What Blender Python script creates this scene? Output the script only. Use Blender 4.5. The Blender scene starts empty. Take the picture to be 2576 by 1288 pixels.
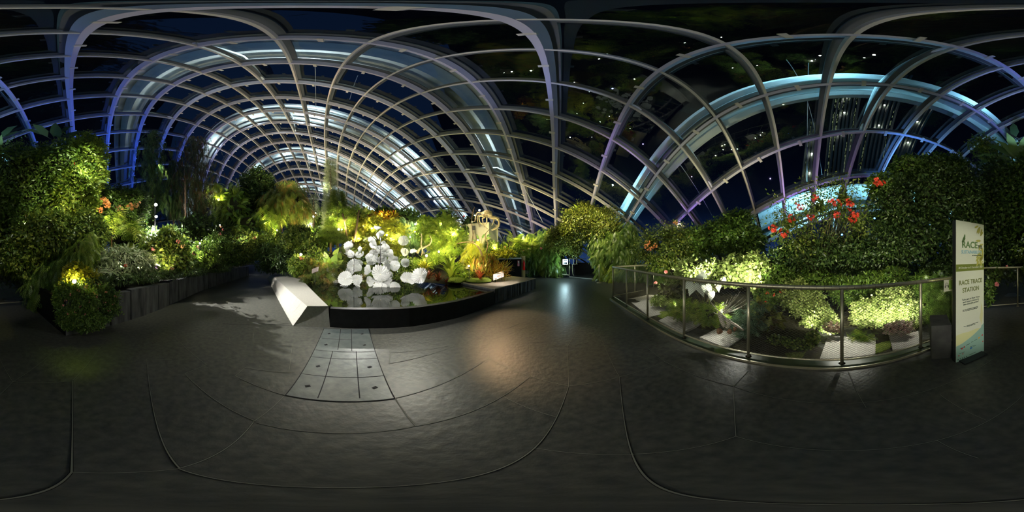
import bpy, math, random
import numpy as np
from mathutils import Vector, Matrix, Euler
random.seed(7)
RNG = np.random.default_rng(11)
EYE = 1.6
PI = math.pi
W, HH = 2576.0, 1288.0
col = bpy.context.scene.collection
sc = bpy.context.scene

# ------------------------------------------------------------------ directions from the eye point to places
def az(x): return (x / W - .5) * 2 * PI
def el(y): return (.5 - y / HH) * PI
def P(x, y, d):
    """a place seen at azimuth/elevation, at horizontal distance d from the viewpoint"""
    return Vector((d * math.sin(az(x)), d * math.cos(az(x)), EYE + d * math.tan(el(y))))
def G(x, y, z=0.0):
    """a place on the level z"""
    d = (z - EYE) / math.tan(el(y))
    return Vector((d * math.sin(az(x)), d * math.cos(az(x)), z))

# ------------------------------------------------------------------ camera, world, exposure
cd = bpy.data.cameras.new('camera'); cam = bpy.data.objects.new('camera', cd); col.objects.link(cam)
cd.type = 'PANO'
cd.panorama_type = 'EQUIRECTANGULAR'
cd.clip_end = 500
cam.location = (0, 0, EYE); cam.rotation_euler = (PI / 2, 0, 0)
sc.camera = cam
sc.view_settings.view_transform = 'Standard'; sc.view_settings.look = 'None'
sc.view_settings.gamma = 1; sc.view_settings.use_curve_mapping = False
sc.view_settings.exposure = 0.0
sc.cycles.use_denoising = True
sc.cycles.max_bounces = 5; sc.cycles.diffuse_bounces = 2; sc.cycles.glossy_bounces = 3
sc.cycles.transmission_bounces = 3; sc.cycles.transparent_max_bounces = 12
sc.cycles.sample_clamp_indirect = 3.0
sc.cycles.caustics_reflective = False; sc.cycles.caustics_refractive = False

wd = bpy.data.worlds.new('night_sky'); sc.world = wd; wd.use_nodes = True
nt = wd.node_tree; nt.nodes.clear()
o_ = nt.nodes.new('ShaderNodeOutputWorld'); bg = nt.nodes.new('ShaderNodeBackground')
tc = nt.nodes.new('ShaderNodeTexCoord'); sx = nt.nodes.new('ShaderNodeSeparateXYZ'); cr = nt.nodes.new('ShaderNodeValToRGB')
nt.links.new(tc.outputs['Generated'], sx.inputs[0]); nt.links.new(sx.outputs['Z'], cr.inputs[0])
nt.links.new(cr.outputs[0], bg.inputs[0]); nt.links.new(bg.outputs[0], o_.inputs[0])
cr.color_ramp.elements[0].position = 0.0; cr.color_ramp.elements[0].color = (0.016, 0.042, 0.14, 1)
cr.color_ramp.elements[1].position = 0.95; cr.color_ramp.elements[1].color = (0.0004, 0.0005, 0.0012, 1)
e = cr.color_ramp.elements.new(0.12); e.color = (0.004, 0.012, 0.048, 1)
e = cr.color_ramp.elements.new(0.27); e.color = (0.0013, 0.0036, 0.013, 1)
e = cr.color_ramp.elements.new(0.5); e.color = (0.0006, 0.0013, 0.005, 1)
bg.inputs[1].default_value = 1.0

def lamp(loc, power, color=(1, 1, 1), r=0.05, target=None, angle=70, blend=.6, kind=None):
    kind = kind or ('SPOT' if target is not None else 'POINT')
    l = bpy.data.lights.new('lamp_light', kind); l.energy = power; l.color = color
    l.shadow_soft_size = r
    o = bpy.data.objects.new('lamp_light', l); col.objects.link(o); o.location = loc
    if target is not None:
        l.spot_size = math.radians(angle); l.spot_blend = blend
        o.rotation_euler = (Vector(target) - Vector(loc)).to_track_quat('-Z', 'Y').to_euler()
    return o
def outlamp(x, y, d, power, color, up=.55, angle=150):
    """a garden spotlight among the plants, turned away from the paths and tilted up"""
    p = P(x, y, d); h = Vector((p.x, p.y, 0)).normalized(); return lamp(p, power, color, .02, p + h + Vector((0, 0, up)), angle, .5)
WARM = (1.0, .86, .50); YEL = (1.0, .92, .38); WHT = (1.0, .98, .90); CYAN = (.35, .85, 1.0); BLUE = (.10, .22, 1.0); VIO = (.50, .30, 1.0)
# flood lamps on the mast behind the left bed: they throw leaf shadows over the walkway
lamp(P(392, 515, 8.9), 7500, WHT, .03, (-4.3, .3, 0), 35, .9)
lamp(P(392, 530, 8.9), 1700, WHT, .03, (-6.6, .2, 0), 48, .8)
lamp(P(393, 545, 8.9), 1200, WHT, .03, (-9.0, 1.0, 0), 60, .8)
lamp(P(387, 577, 8.8), 500, WHT, .03)
# yellow uplight in the corner bush
lamp(P(187, 705, 3.50), 16, (1, .95, .25), .02)
lamp(P(196, 690, 3.6) + Vector((0, 0, .9)), 16, (.7, 1, .1), .02, G(205, 865), 42)
# low lamps in the left bed
for x, y, d, p, c in ((300, 672, 4.5, 42, WHT), (350, 672, 4.8, 50, WHT), (400, 665, 4.9, 57.2, WARM), (505, 640, 6.4, 52.8, WARM), (240, 640, 4.6, 30.8, WHT), (270, 560, 5.4, 66.0, WARM), (150, 520, 4.7, 26, WARM), (215, 430, 4.8, 30, (.95, 1, .7)), (60, 560, 4.9, 22.0, WHT)):
    outlamp(x, y, d, p, c)
# garden behind the pond: lamps among the plants
for x, y, d, p, c in ((785, 541, 13.3, 216.0, WHT), (780, 565, 12.4, 175.5, WHT), (697, 578, 10.8, 148.5, YEL), (690, 592, 9.2, 54.0, YEL), (503, 606, 6.9, 29.7, WARM), (755, 642, 6.95, 18.9, WARM),
                      (850, 575, 10.0, 216.0, YEL), (935, 575, 9.7, 310.5, YEL), (900, 600, 9.3, 121.5, YEL), (985, 600, 8.6, 175.5, YEL), (1045, 560, 10.0, 162.0, WHT), (1030, 590, 9.3, 162.0, YEL), (1010, 600, 8.8, 81.0, (.7, 1, .6)),
                      (1073, 645, 6.8, 148.5, YEL), (1110, 626, 7.5, 162.0, YEL), (1180, 664, 6.2, 67.5, YEL), (1200, 606, 7.3, 30, YEL), (1140, 590, 8.2, 148.5, YEL), (1185, 585, 8.6, 45, WARM), (1200, 528, 9.0, 26, WARM),
                      (548, 500, 11.2, 162.0, YEL), (665, 560, 11.2, 148.5, YEL), (640, 590, 9.2, 32.4, YEL), (735, 560, 11.4, 94.5, WARM), (880, 640, 8.0, 81.0, YEL), (810, 655, 6.8, 40.5, YEL), (840, 540, 11.6, 189.0, WARM), (820, 470, 12.3, 121.5, WARM), (1245, 622, 8.3, 67.5, YEL), (1290, 610, 10, 54.0, YEL), (1130, 690, 6.2, 14, YEL), (1205, 690, 6.1, 21.6, YEL), (960, 540, 11.8, 135.0, YEL), (610, 600, 9.4, 27.0, WHT), (790, 600, 8.4, 45.9, YEL)):
    outlamp(x, y, d, p, c)
# spots on the glass flowers
lamp((-6.6, 6.6, 2.2), 260, WHT, .03, (-5.0, 4.4, 1.3), 80)
lamp((-3.75, 2.35, .62), 230, WHT, .03, (-5.4, 3.9, 1.3), 95)
lamp((-2.3, 4.3, .62), 150, WHT, .03, (-4.3, 4.8, 1.2), 95)
lamp((-3.2, 6.6, 5.6), 1300, WHT, .05, (-4.9, 4.4, 1.0), 60)
lamp((-7.6, 5.6, 3.6), 800, WHT, .05, (-5.2, 4.2, 1.2), 70)
lamp((-9.0, -6.2, 8.5), 2600, WHT, .05, (-5.6, .7, 0), 38, .8)  # this and the next: unseen high spots added to brighten bench and walkway
lamp((-12.0, -5.5, 8.5), 2600, WHT, .05, (-11.0, .9, 0), 44, .8)
for a, b, p, w in (((-8.5, 3.2, 3.4), (-12.2, 5.0, 3.5), 900, 60), ((-7.5, 4.5, 3.2), (-11.0, 7.0, 4.2), 700, 50), ((-3.2, 5.6, 2.6), (-4.3, 7.4, 1.2), 260, 90), ((-2.0, 6.3, 2.6), (-2.4, 8.0, 1.0), 200, 90), ((-3.8, 8.0, 3.4), (-5.5, 11.5, 3.2), 500, 80), ((-.9, 6.6, 2.8), (-.8, 8.6, 1.6), 150, 80)):
    lamp(a, p, YEL, .02, b, w, .7)  # unseen mid-air spots, added to brighten the plants behind the pond
# unseen overhead spots without fittings, mostly added to brighten the planting
lamp((-3, 7, 8.5), 700, YEL, .05, (-7.0, 9.0, 1.5), 60)
lamp((-0.5, 6.0, 8.0), 600, YEL, .05, (-2.4, 8.2, 1.0), 50)
lamp((0.0, 9.5, 7.2), 4200, (1, .86, .36), .05, (4.4, 9.9, 3.8), 34)
lamp((3.4, 7.2, 6.0), 600, (1, .93, .6), .05, (6.8, 8.4, 1.6), 50)
lamp((-8.5, 2.5, 8.0), 500, YEL, .05, (-12.0, 2.8, 3.0), 50)
lamp((-4.2, -1.6, 6.0), 420, (1, 1, .75), .05, (-4.6, -3.9, 1.4), 62)
lamp((.4, 1.4, 7.0), 520, (1, .96, .7), .05, (3.6, -3.4, 2.6), 54)
lamp((-2.0, -2.0, 7.0), 1000, (.95, 1, .7), .05, (-2.6, -5.4, 3.0), 50)
lamp((2.5, 2.5, 7.5), 800, (1, .93, .6), .05, (5.6, 4.8, 2.2), 46)
lamp((1.2, .6, 7.5), 800, (1, .93, .6), .05, (4.4, -1.4, 3.0), 50)
# low garden lights inside the railing
for x, y, d, p in ((1765, 685, 4.7, 90), (1815, 740, 3.8, 33.6), (1885, 700, 4.0, 110), (1660, 715, 5.4, 110), (2080, 840, 2.9, 12.0), (2130, 800, 2.9, 46), (2265, 790, 2.85, 52), (2215, 800, 2.9, 44), (2030, 815, 3.0, 14.4), (1830, 790, 3.1, 21.6), (1700, 770, 4.0, 21.6)):
    outlamp(x, y, d, p, (.98, 1, .72), .4, 150)
lamp(P(2100, 800, 3.0) + Vector((0, 0, .5)), 26, (1, 1, .85), .02, G(2120, 872), 60)
for a, b, p, w in ((P(1600, 700, 5.2) + Vector((0, 0, 1.0)), G(1640, 775), 60, 60), (P(1700, 700, 4.4) + Vector((0, 0, 1.1)), G(1715, 808), 40, 50), (P(1880, 740, 3.8) + Vector((0, 0, .9)), G(1825, 850), 60, 56), (P(2150, 740, 3.4) + Vector((0, 0, .6)), G(2125, 870), 40, 56), (P(2330, 760, 3.4) + Vector((0, 0, .6)), G(2275, 850), 26, 56)):  # unseen downlights added above the slabs to brighten them
    lamp(a, p, (1, 1, .85), .02, b, w, .8)
lamp((2.2, -1.2, 6.0), 90, WHT, .03, G(230, 800), 26, .8)  # unseen overhead spot added to lift the creeper corner
lamp(P(1850, 740, 3.1), 22, (1, 1, .9), .02, P(1825, 800, 2.75), 70)  # unseen spot added to brighten the driftwood
# sign glow and path light by the arch
lamp(P(1421, 660, 10.8), 70, (.6, .92, 1), .10)
lamp((-.8, 8.2, 5.0), 1000, (1, .66, .34), .04, G(1320, 830), 22)
lamp((-4.4, 6.0, 6.5), 1500, (1, .95, .78), .04, (-1.3, 2.1, 0), 27, 1.0)
lamp((-5.5, 7.0, 6.0), 500, (1, .93, .75), .04, (-.2, 3.6, 0), 26, 1.0)
lamp((-3.0, 5.4, 4.6), 1500, WHT, .03, (.72, -2.1, 1.15), 13)
lamp((.3, -1.4, 5.0), 200, WHT, .03, (0, -5.0, .7), 34, .8)  # unseen spot put in to bring out the fence mesh
lamp((-5.0, 2.0, 7.0), 420, (1, .95, .75), .04, (-3.4, -.2, 0), 34, 1.0)  # this and the next: unseen spots added to widen the lit floor
lamp((-7.0, 3.0, 6.5), 520, (1, .95, .75), .04, (-2.4, .9, 0), 26, 1.0)
lamp((-2.2, -.6, 4.6), 170, (1, 1, .85), .03, P(305, 665, 4.8), 34, .8)  # unseen overhead spot added to brighten the pale grasses
# platform light
lamp(P(1262, 664, 6.2), 42, (1, .93, .8), .03, G(1265, 714, .5), 110)
# coloured and warm spots washing the steel frame from below
for a, b, p, c, w in (((-7, -8.5, 4.5), (-9.5, -11.5, 10), 3600, (.04, .14, 1), 90), ((-3, -7.5, 5), (-5.5, -10, 12), 1500, (.04, .14, 1), 90), ((-13, -6.5, 5), (-17, -9, 12), 2600, (.05, .16, 1), 90), ((-20, -3, 7), (-22, -5, 14), 900, (.2, .25, 1), 90), ((0.5, -5, 6), (-1.5, -7, 13), 900, (.2, .3, 1), 100),
                      ((4.5, -4.5, 5), (6.5, -8, 9), 1100, (.12, .35, 1), 90), ((7.5, -1, 2.5), (9, -2, 6), 420, VIO, 110), ((6.5, 4.0, 3), (9, 5, 5), 260, VIO, 110), ((1.5, 12.5, 3.5), (2.0, 17, 6), 260, VIO, 80), ((1.0, 9.5, 3.0), (1.5, 16, 6), 1500, WARM, 100), ((-.5, 4.0, 7.0), (0, 4, 12), 220, (.35, .45, 1), 120), ((3.5, 5.5, 5.0), (5, 6.5, 8), 120, VIO, 110),
                      ((-4, 10, 4), (-5, 16, 9), 2800, WARM, 100), ((-11, 10, 5), (-13, 16, 12), 6200, WARM, 110), ((-18, 9, 6), (-21, 14, 13), 7000, WARM, 120), ((-9, 2, 6), (-13, 3, 17), 2600, (1, .86, .6), 120), ((-17, 2, 7), (-22, 3, 17), 5200, (1, .86, .6), 120), ((-3, 2, 5), (-4, 3, 14), 500, (1, .88, .66), 110), ((4, 7, 4), (6.5, 10, 6), 360, WARM, 110), ((5, 1.5, 4), (8, 1.5, 6), 200, WARM, 110)):
    lamp(a, p, c, .02, b, w, 1.0)

# ------------------------------------------------------------------ materials
def mat(name, color, rough=.6, noise=None, metal=0.0, spec=.5, bump=0.0, nscale=8.0, emit=None, estr=0.0, alpha=None):
    m = bpy.data.materials.new(name); m.use_nodes = True
    n = m.node_tree; b = n.nodes['Principled BSDF']
    b.inputs['Base Color'].default_value = (*color, 1); b.inputs['Roughness'].default_value = rough
    b.inputs['Metallic'].default_value = metal; b.inputs['Specular IOR Level'].default_value = spec
    if noise is not None or bump:
        t = n.nodes.new('ShaderNodeTexCoord'); q = n.nodes.new('ShaderNodeTexNoise'); q.inputs['Scale'].default_value = nscale; q.inputs['Detail'].default_value = 6
        n.links.new(t.outputs['Object'], q.inputs['Vector'])
        if noise is not None:
            r = n.nodes.new('ShaderNodeValToRGB'); r.color_ramp.elements[0].position = .3; r.color_ramp.elements[1].position = .7
            r.color_ramp.elements[0].color = (*color, 1); r.color_ramp.elements[1].color = (*noise, 1)
            n.links.new(q.outputs['Fac'], r.inputs[0]); n.links.new(r.outputs[0], b.inputs['Base Color'])
        if bump:
            u = n.nodes.new('ShaderNodeBump'); u.inputs['Strength'].default_value = bump; u.inputs['Distance'].default_value = .02
            n.links.new(q.outputs['Fac'], u.inputs['Height']); n.links.new(u.outputs[0], b.inputs['Normal'])
    if emit:
        b.inputs['Emission Color'].default_value = (*emit, 1); b.inputs['Emission Strength'].default_value = estr
    return m
_leafcache = {}
def leafmat(cols, rough=.34, trans=.3):
    key = (tuple(cols), rough, trans)
    if key in _leafcache: return _leafcache[key]
    m = bpy.data.materials.new('leaf_green'); m.use_nodes = True; n = m.node_tree; b = n.nodes['Principled BSDF']; out = n.nodes['Material Output']
    a = n.nodes.new('ShaderNodeAttribute'); a.attribute_name = 'tone'
    r = n.nodes.new('ShaderNodeValToRGB'); k = len(cols)
    while len(r.color_ramp.elements) < k: r.color_ramp.elements.new(.5)
    for i, c in enumerate(cols):
        r.color_ramp.elements[i].position = i / max(1, k - 1); r.color_ramp.elements[i].color = (*c, 1)
    n.links.new(a.outputs['Fac'], r.inputs[0]); n.links.new(r.outputs[0], b.inputs['Base Color'])
    b.inputs['Roughness'].default_value = rough; b.inputs['Specular IOR Level'].default_value = .65
    if trans:
        t = n.nodes.new('ShaderNodeBsdfTranslucent'); x = n.nodes.new('ShaderNodeMixShader'); x.inputs[0].default_value = trans
        n.links.new(r.outputs[0], t.inputs[0]); n.links.new(b.outputs[0], x.inputs[1]); n.links.new(t.outputs[0], x.inputs[2]); n.links.new(x.outputs[0], out.inputs[0])
    _leafcache[key] = m
    return m

M = {}
M['paving'] = mat('dark_paving_stone', (.038, .040, .038), .40, (.085, .084, .070), bump=.25, nscale=14)
M['slate'] = mat('blue_slate', (.06, .078, .08), .38, (.105, .12, .116), bump=.35, nscale=9)
M['joint'] = mat('pale_joint', (.20, .20, .17), .8)
M['darkjoint'] = mat('dark_joint', (.01, .01, .012), .9)
M['bench'] = mat('grey_stone', (.30, .29, .26), .5, (.38, .37, .33), bump=.2, nscale=22)
M['blackstone'] = mat('black_wet_stone', (.004, .004, .005), .5, (.009, .009, .01), bump=.2, spec=.2)
M['rough_stone'] = mat('split_slate', (.015, .016, .02), .55, (.13, .13, .14), bump=1.0, nscale=7)
M['steel'] = mat('white_steel', (.60, .57, .50), .45)
M['steel_rib'] = mat('led_tinted_steel', (.50, .49, .585), .45)  # violet LED light on the ribs is put into this tint
M['steel2'] = mat('white_steel_arch', (.80, .84, .86), .4)
M['frame'] = mat('dark_glazing_frame', (.10, .11, .11), .5)
M['rail'] = mat('brushed_steel', (.58, .54, .38), .36, metal=.8)
M['wire'] = mat('wire_steel', (.07, .07, .055), .45, metal=.5)
M['soil'] = mat('dark_soil', (.022, .018, .012), .95, (.05, .045, .02), bump=.6, nscale=6)
M['moss'] = mat('moss_green', (.10, .16, .02), .95, (.28, .34, .05), bump=1.0, nscale=30)
M['slab'] = mat('garden_concrete', (.55, .52, .46), .7, (.66, .63, .56), bump=.2, nscale=10)
M['bark'] = mat('brown_bark', (.10, .06, .035), .9, (.20, .13, .08), bump=.8, nscale=12)
M['stem'] = mat('woody_stem', (.10, .09, .03), .8, (.16, .14, .06))
M['drift'] = mat('pale_driftwood', (.62, .46, .28), .8, (.80, .64, .42), bump=.8, nscale=14)
M['drift2'] = mat('bleached_driftwood', (.75, .66, .50), .8, (.9, .82, .68), bump=.8, nscale=18)
M['cream'] = mat('cream_render', (.80, .73, .52), .8, (.86, .80, .60), bump=.1)
M['black'] = mat('black_metal', (.012, .012, .013), .4)
M['greydrift'] = mat('grey_driftwood', (.08, .065, .04), .85, (.18, .15, .10), bump=.8, nscale=14)
M['caseblack'] = mat('black_case', (.004, .004, .005), .9, spec=.05)
M['core'] = mat('shrub_inner_shade', (.018, .022, .008), .95, (.03, .03, .012))  # solid near-black core; shade between the leaves is put into its colour
M['white'] = mat('white_plastic', (.8, .8, .8), .5)
M['rock'] = mat('red_brown_rock', (.34, .13, .06), .85, (.58, .36, .22), bump=1.0, nscale=12)
M['lampglow'] = mat('lamp_glow', (1, 1, 1), .5, emit=(1, .98, .9), estr=60)
M['lampglow2'] = mat('warm_lamp_glow', (1, 1, 1), .5, emit=(1, .9, .5), estr=25)
M['blueglow'] = mat('blue_lamp_glow', (0, 0, 1), .5, emit=(.05, .2, 1), estr=20)
M['signglow'] = mat('sign_light', (1, 1, 1), .5, emit=(.7, .95, 1), estr=5)

def water_mat():
    m = bpy.data.materials.new('dark_pond_water'); m.use_nodes = True; n = m.node_tree; b = n.nodes['Principled BSDF']
    b.inputs['Base Color'].default_value = (.004, .006, .004, 1); b.inputs['Roughness'].default_value = .015; b.inputs['Specular IOR Level'].default_value = 1.0
    b.inputs['IOR'].default_value = 1.9
    q = n.nodes.new('ShaderNodeTexNoise'); q.inputs['Scale'].default_value = 2.5
    u = n.nodes.new('ShaderNodeBump'); u.inputs['Strength'].default_value = .02; u.inputs['Distance'].default_value = .02
    n.links.new(q.outputs['Fac'], u.inputs['Height']); n.links.new(u.outputs[0], b.inputs['Normal'])
    return m
M['water'] = water_mat()
def glass_mat():
    m = bpy.data.materials.new('window_glass'); m.use_nodes = True; n = m.node_tree; n.nodes.remove(n.nodes['Principled BSDF']); out = n.nodes['Material Output']
    t = n.nodes.new('ShaderNodeBsdfTransparent'); t.inputs[0].default_value = (.90, .95, .94, 1)
    g = n.nodes.new('ShaderNodeBsdfGlossy'); g.inputs['Roughness'].default_value = .015; g.inputs[0].default_value = (.85, 1, .95, 1)
    f = n.nodes.new('ShaderNodeFresnel'); f.inputs[0].default_value = 2.1
    x = n.nodes.new('ShaderNodeMixShader')
    n.links.new(f.outputs[0], x.inputs[0]); n.links.new(t.outputs[0], x.inputs[1]); n.links.new(g.outputs[0], x.inputs[2]); n.links.new(x.outputs[0], out.inputs[0])
    return m
M['glass'] = glass_mat()
def bloom_mat():
    m = bpy.data.materials.new('white_blown_glass'); m.use_nodes = True; n = m.node_tree; b = n.nodes['Principled BSDF']; out = n.nodes['Material Output']
    b.inputs['Base Color'].default_value = (.82, .82, .79, 1); b.inputs['Roughness'].default_value = .18; b.inputs['Specular IOR Level'].default_value = .8
    t = n.nodes.new('ShaderNodeBsdfTranslucent'); t.inputs[0].default_value = (.9, .91, .89, 1)
    a = n.nodes.new('ShaderNodeBsdfTransparent'); a.inputs[0].default_value = (.95, 1, 1, 1)
    x = n.nodes.new('ShaderNodeMixShader'); x.inputs[0].default_value = .45; y = n.nodes.new('ShaderNodeMixShader'); y.inputs[0].default_value = .10
    n.links.new(b.outputs[0], x.inputs[1]); n.links.new(t.outputs[0], x.inputs[2]); n.links.new(x.outputs[0], y.inputs[1]); n.links.new(a.outputs[0], y.inputs[2]); n.links.new(y.outputs[0], out.inputs[0])
    return m
M['bloom'] = bloom_mat()

# ------------------------------------------------------------------ object helpers
def tag(o, label=None, cat=None, group=None, kind=None):
    if label: o['label'] = label
    if cat: o['category'] = cat
    if group: o['group'] = group
    if kind: o['kind'] = kind
    return o
def empty(name, loc=(0, 0, 0), label=None, cat=None, group=None, kind=None):
    o = bpy.data.objects.new(name, None); o.empty_display_size = .1; col.objects.link(o); o.location = loc
    return tag(o, label, cat, group, kind)
def world_org(o):
    v = Vector((0, 0, 0))
    while o is not None: v = v + o.location; o = o.parent
    return v
class MB:
    """collects shapes in world coordinates; build() links them as one mesh object"""
    def __init__(s): s.v = []; s.f = []; s.m = []; s.mi = 0
    def add(s, vs, fs):
        k = len(s.v); s.v.extend([tuple(p) for p in vs]); s.f.extend([tuple(i + k for i in f) for f in fs]); s.m.extend([s.mi] * len(fs)); return s
    def box(s, c, size, rot=None):
        a, b, d = size[0] / 2, size[1] / 2, size[2] / 2; c = Vector(c)
        R = rot.to_matrix() if rot is not None and not isinstance(rot, Matrix) else rot
        vs = []
        for z in (-d, d):
            for x, y in ((-a, -b), (a, -b), (a, b), (-a, b)):
                p = Vector((x, y, z)); p = R @ p if R is not None else p; vs.append(c + p)
        return s.add(vs, [(3, 2, 1, 0), (4, 5, 6, 7), (0, 1, 5, 4), (1, 2, 6, 5), (2, 3, 7, 6), (3, 0, 4, 7)])
    def prism(s, pts, z0, z1):
        n = len(pts); vs = [(p[0], p[1], z0) for p in pts] + [(p[0], p[1], z1) for p in pts]
        return s.add(vs, [tuple(range(n))[::-1], tuple(range(n, 2 * n))] + [(i, (i + 1) % n, n + (i + 1) % n, n + i) for i in range(n)])
    def hexa(s, bot, top):
        n = len(bot); vs = [tuple(p) for p in bot] + [tuple(p) for p in top]
        return s.add(vs, [tuple(range(n))[::-1], tuple(range(n, 2 * n))] + [(i, (i + 1) % n, n + (i + 1) % n, n + i) for i in range(n)])
    def tube(s, pts, r, seg=8, cap=True):
        pts = [Vector(p) for p in pts]; rs = r if hasattr(r, '__len__') else [r] * len(pts)
        t0 = (pts[1] - pts[0]).normalized(); u = t0.orthogonal().normalized(); vs = []; fs = []
        for i, p in enumerate(pts):
            t = (pts[min(i + 1, len(pts) - 1)] - pts[max(i - 1, 0)])
            t = t.normalized() if t.length > 1e-9 else t0
            u = (u - t * u.dot(t)); u = u.normalized() if u.length > 1e-6 else t.orthogonal().normalized(); w = t.cross(u)
            for k in range(seg):
                a = 2 * PI * k / seg; vs.append(p + (u * math.cos(a) + w * math.sin(a)) * rs[i])
        for i in range(len(pts) - 1):
            for k in range(seg):
                a, b = i * seg + k, i * seg + (k + 1) % seg; fs.append((a, b, b + seg, a + seg))
        if cap: fs.append(tuple(range(seg))[::-1]); fs.append(tuple(range((len(pts) - 1) * seg, len(pts) * seg)))
        return s.add(vs, fs)
    def ball(s, c, r, nu=12, nv=8, lump=0.0, seed=0):
        c = Vector(c); r = Vector((r, r, r)) if not hasattr(r, '__len__') else Vector(r); vs = []; fs = []; rr = random.Random(seed)
        ph = [rr.uniform(0, 6) for _ in range(6)]
        def k(d): return 1 + lump * (math.sin(3 * d.x + ph[0]) * math.sin(4 * d.y + ph[1]) + .6 * math.sin(7 * d.z + ph[2]) * math.cos(6 * d.x + ph[3]))
        for j in range(nv + 1):
            t = PI * j / nv
            for i in range(nu):
                a = 2 * PI * i / nu; d = Vector((math.sin(t) * math.cos(a), math.sin(t) * math.sin(a), math.cos(t))); q = k(d)
                vs.append(c + Vector((d.x * r.x * q, d.y * r.y * q, d.z * r.z * q)))
        for j in range(nv):
            for i in range(nu): fs.append((j * nu + i, (j + 1) * nu + i, (j + 1) * nu + (i + 1) % nu, j * nu + (i + 1) % nu))
        return s.add(vs, fs)
    def build(s, name, m, parent=None, smooth=False, origin=None, kind=None, label=None):
        v = np.array(s.v, dtype=float)
        if parent is not None: org = world_org(parent)
        else: org = Vector(origin) if origin is not None else Vector(((v[:, 0].min() + v[:, 0].max()) / 2, (v[:, 1].min() + v[:, 1].max()) / 2, v[:, 2].min()))
        me = bpy.data.meshes.new(name); me.from_pydata([tuple(p) for p in (v - np.array(org))], [], s.f)
        for q in (m if isinstance(m, (list, tuple)) else [m]): me.materials.append(q)
        if isinstance(m, (list, tuple)): me.polygons.foreach_set('material_index', s.m)
        if smooth: me.polygons.foreach_set('use_smooth', [True] * len(s.f))
        me.update()
        o = bpy.data.objects.new(name, me); col.objects.link(o)
        if parent is not None:
            o.parent = parent
        else: o.location = org
        return tag(o, label, None, None, kind)
def thing(name, loc, label, cat, group=None, kind=None):
    o = empty(name, loc, label, cat, group, kind); return o
def thing_mesh(name, mb, m, label, cat, smooth=False, group=None, kind=None):
    o = mb.build(name, m, None, smooth); return tag(o, label, cat, group, kind)

# ------------------------------------------------------------------ leaves
def T_broad(w=.5, curl=.12):
    v = [(0, 0, 0), (.4, w / 2, .05), (.4, -w / 2, .05), (.5, 0, -.03), (1, 0, -curl)]
    return v, [(0, 2, 3), (0, 3, 1), (2, 4, 3), (3, 4, 1)]
def T_long(w=.22, curl=.2):
    v = [(0, 0, 0), (.25, w / 2, .03), (.25, -w / 2, .03), (.65, w / 2 * .8, -.02), (.65, -w / 2 * .8, -.02), (1, 0, -curl)]
    return v, [(0, 2, 1), (1, 2, 4, 3), (3, 4, 5)]
def T_round(w=.9):
    n = 7; v = [(0, 0, 0)] + [(.5 + .5 * math.cos(PI - 2 * PI * i / n), .5 * w * math.sin(PI - 2 * PI * i / n), .06 * math.cos(4 * PI * i / n)) for i in range(1, n)]
    v.append((.55, 0, -.06)); k = len(v) - 1
    return v, [(i, (i + 1) % (k), k) for i in range(k)]
def T_frond(pairs=7, droop=.35, wid=.34):
    v = []; f = []
    for i in range(pairs * 2):
        s = (i // 2 + .5) / pairs; sd = 1 if i % 2 else -1
        x0 = s; z0 = .18 * math.sin(s * PI * .6) - droop * s * s; L = wid * math.sin(PI * min(1, .15 + s * .85)) ** .7 + .03
        a = .06; k = len(v)
        v += [(x0 - a * .6, 0, z0), (x0 + a, 0, z0), (x0 + .16, sd * L, z0 - .09)]; f.append((k, k + 1, k + 2) if sd < 0 else (k, k + 2, k + 1))
    k = len(v); v += [(0, .008, 0), (0, -.008, 0), (.5, .006, .12 - droop * .25), (.5, -.006, .12 - droop * .25), (1, 0, .1 - droop)]
    f += [(k, k + 1, k + 3, k + 2), (k + 2, k + 3, k + 4)]
    return v, f
def T_strap(w=.12, arch=.6):
    v = []; n = 5
    for i in range(n + 1):
        s = i / n; x = s * .9; z = arch * (s - 1.0 * s * s); q = w / 2 * (1 - s ** 3) + .002
        v += [(x, q, z), (x, -q, z)]
    return v, [(2 * i, 2 * i + 1, 2 * i + 3, 2 * i + 2) for i in range(n)]
def T_needle():
    v = []; f = []
    for i in range(9):
        a = i * 2.4; s = i / 9; k = len(v); c, d = math.cos(a), math.sin(a)
        v += [(s * .8, 0, 0), (s * .8 + .05, 0, 0), (s * .8 + .28, .22 * c, .22 * d)]; f.append((k, k + 1, k + 2))
    return v, f
def T_heart():
    v = [(0, 0, 0), (-.16, .2, .03), (0, .36, .02), (.35, .34, 0), (1.0, 0, -.14), (.35, -.34, 0), (0, -.36, .02), (-.16, -.2, .03), (.4, 0, -.05)]
    return v, [(0, 8, 2), (0, 2, 1), (2, 8, 3), (3, 8, 4), (4, 8, 5), (5, 8, 6), (6, 8, 0), (6, 0, 7)]
TEMPL = {'broad': T_broad(), 'wide': T_broad(.7), 'long': T_long(), 'round': T_round(), 'frond': T_frond(), 'hang': T_frond(8, .1, .2), 'strap': T_strap(), 'needle': T_needle(), 'heart': T_heart(), 'blade': T_strap(.05, .5), 'bigleaf': T_long(.34, .25)}

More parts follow.
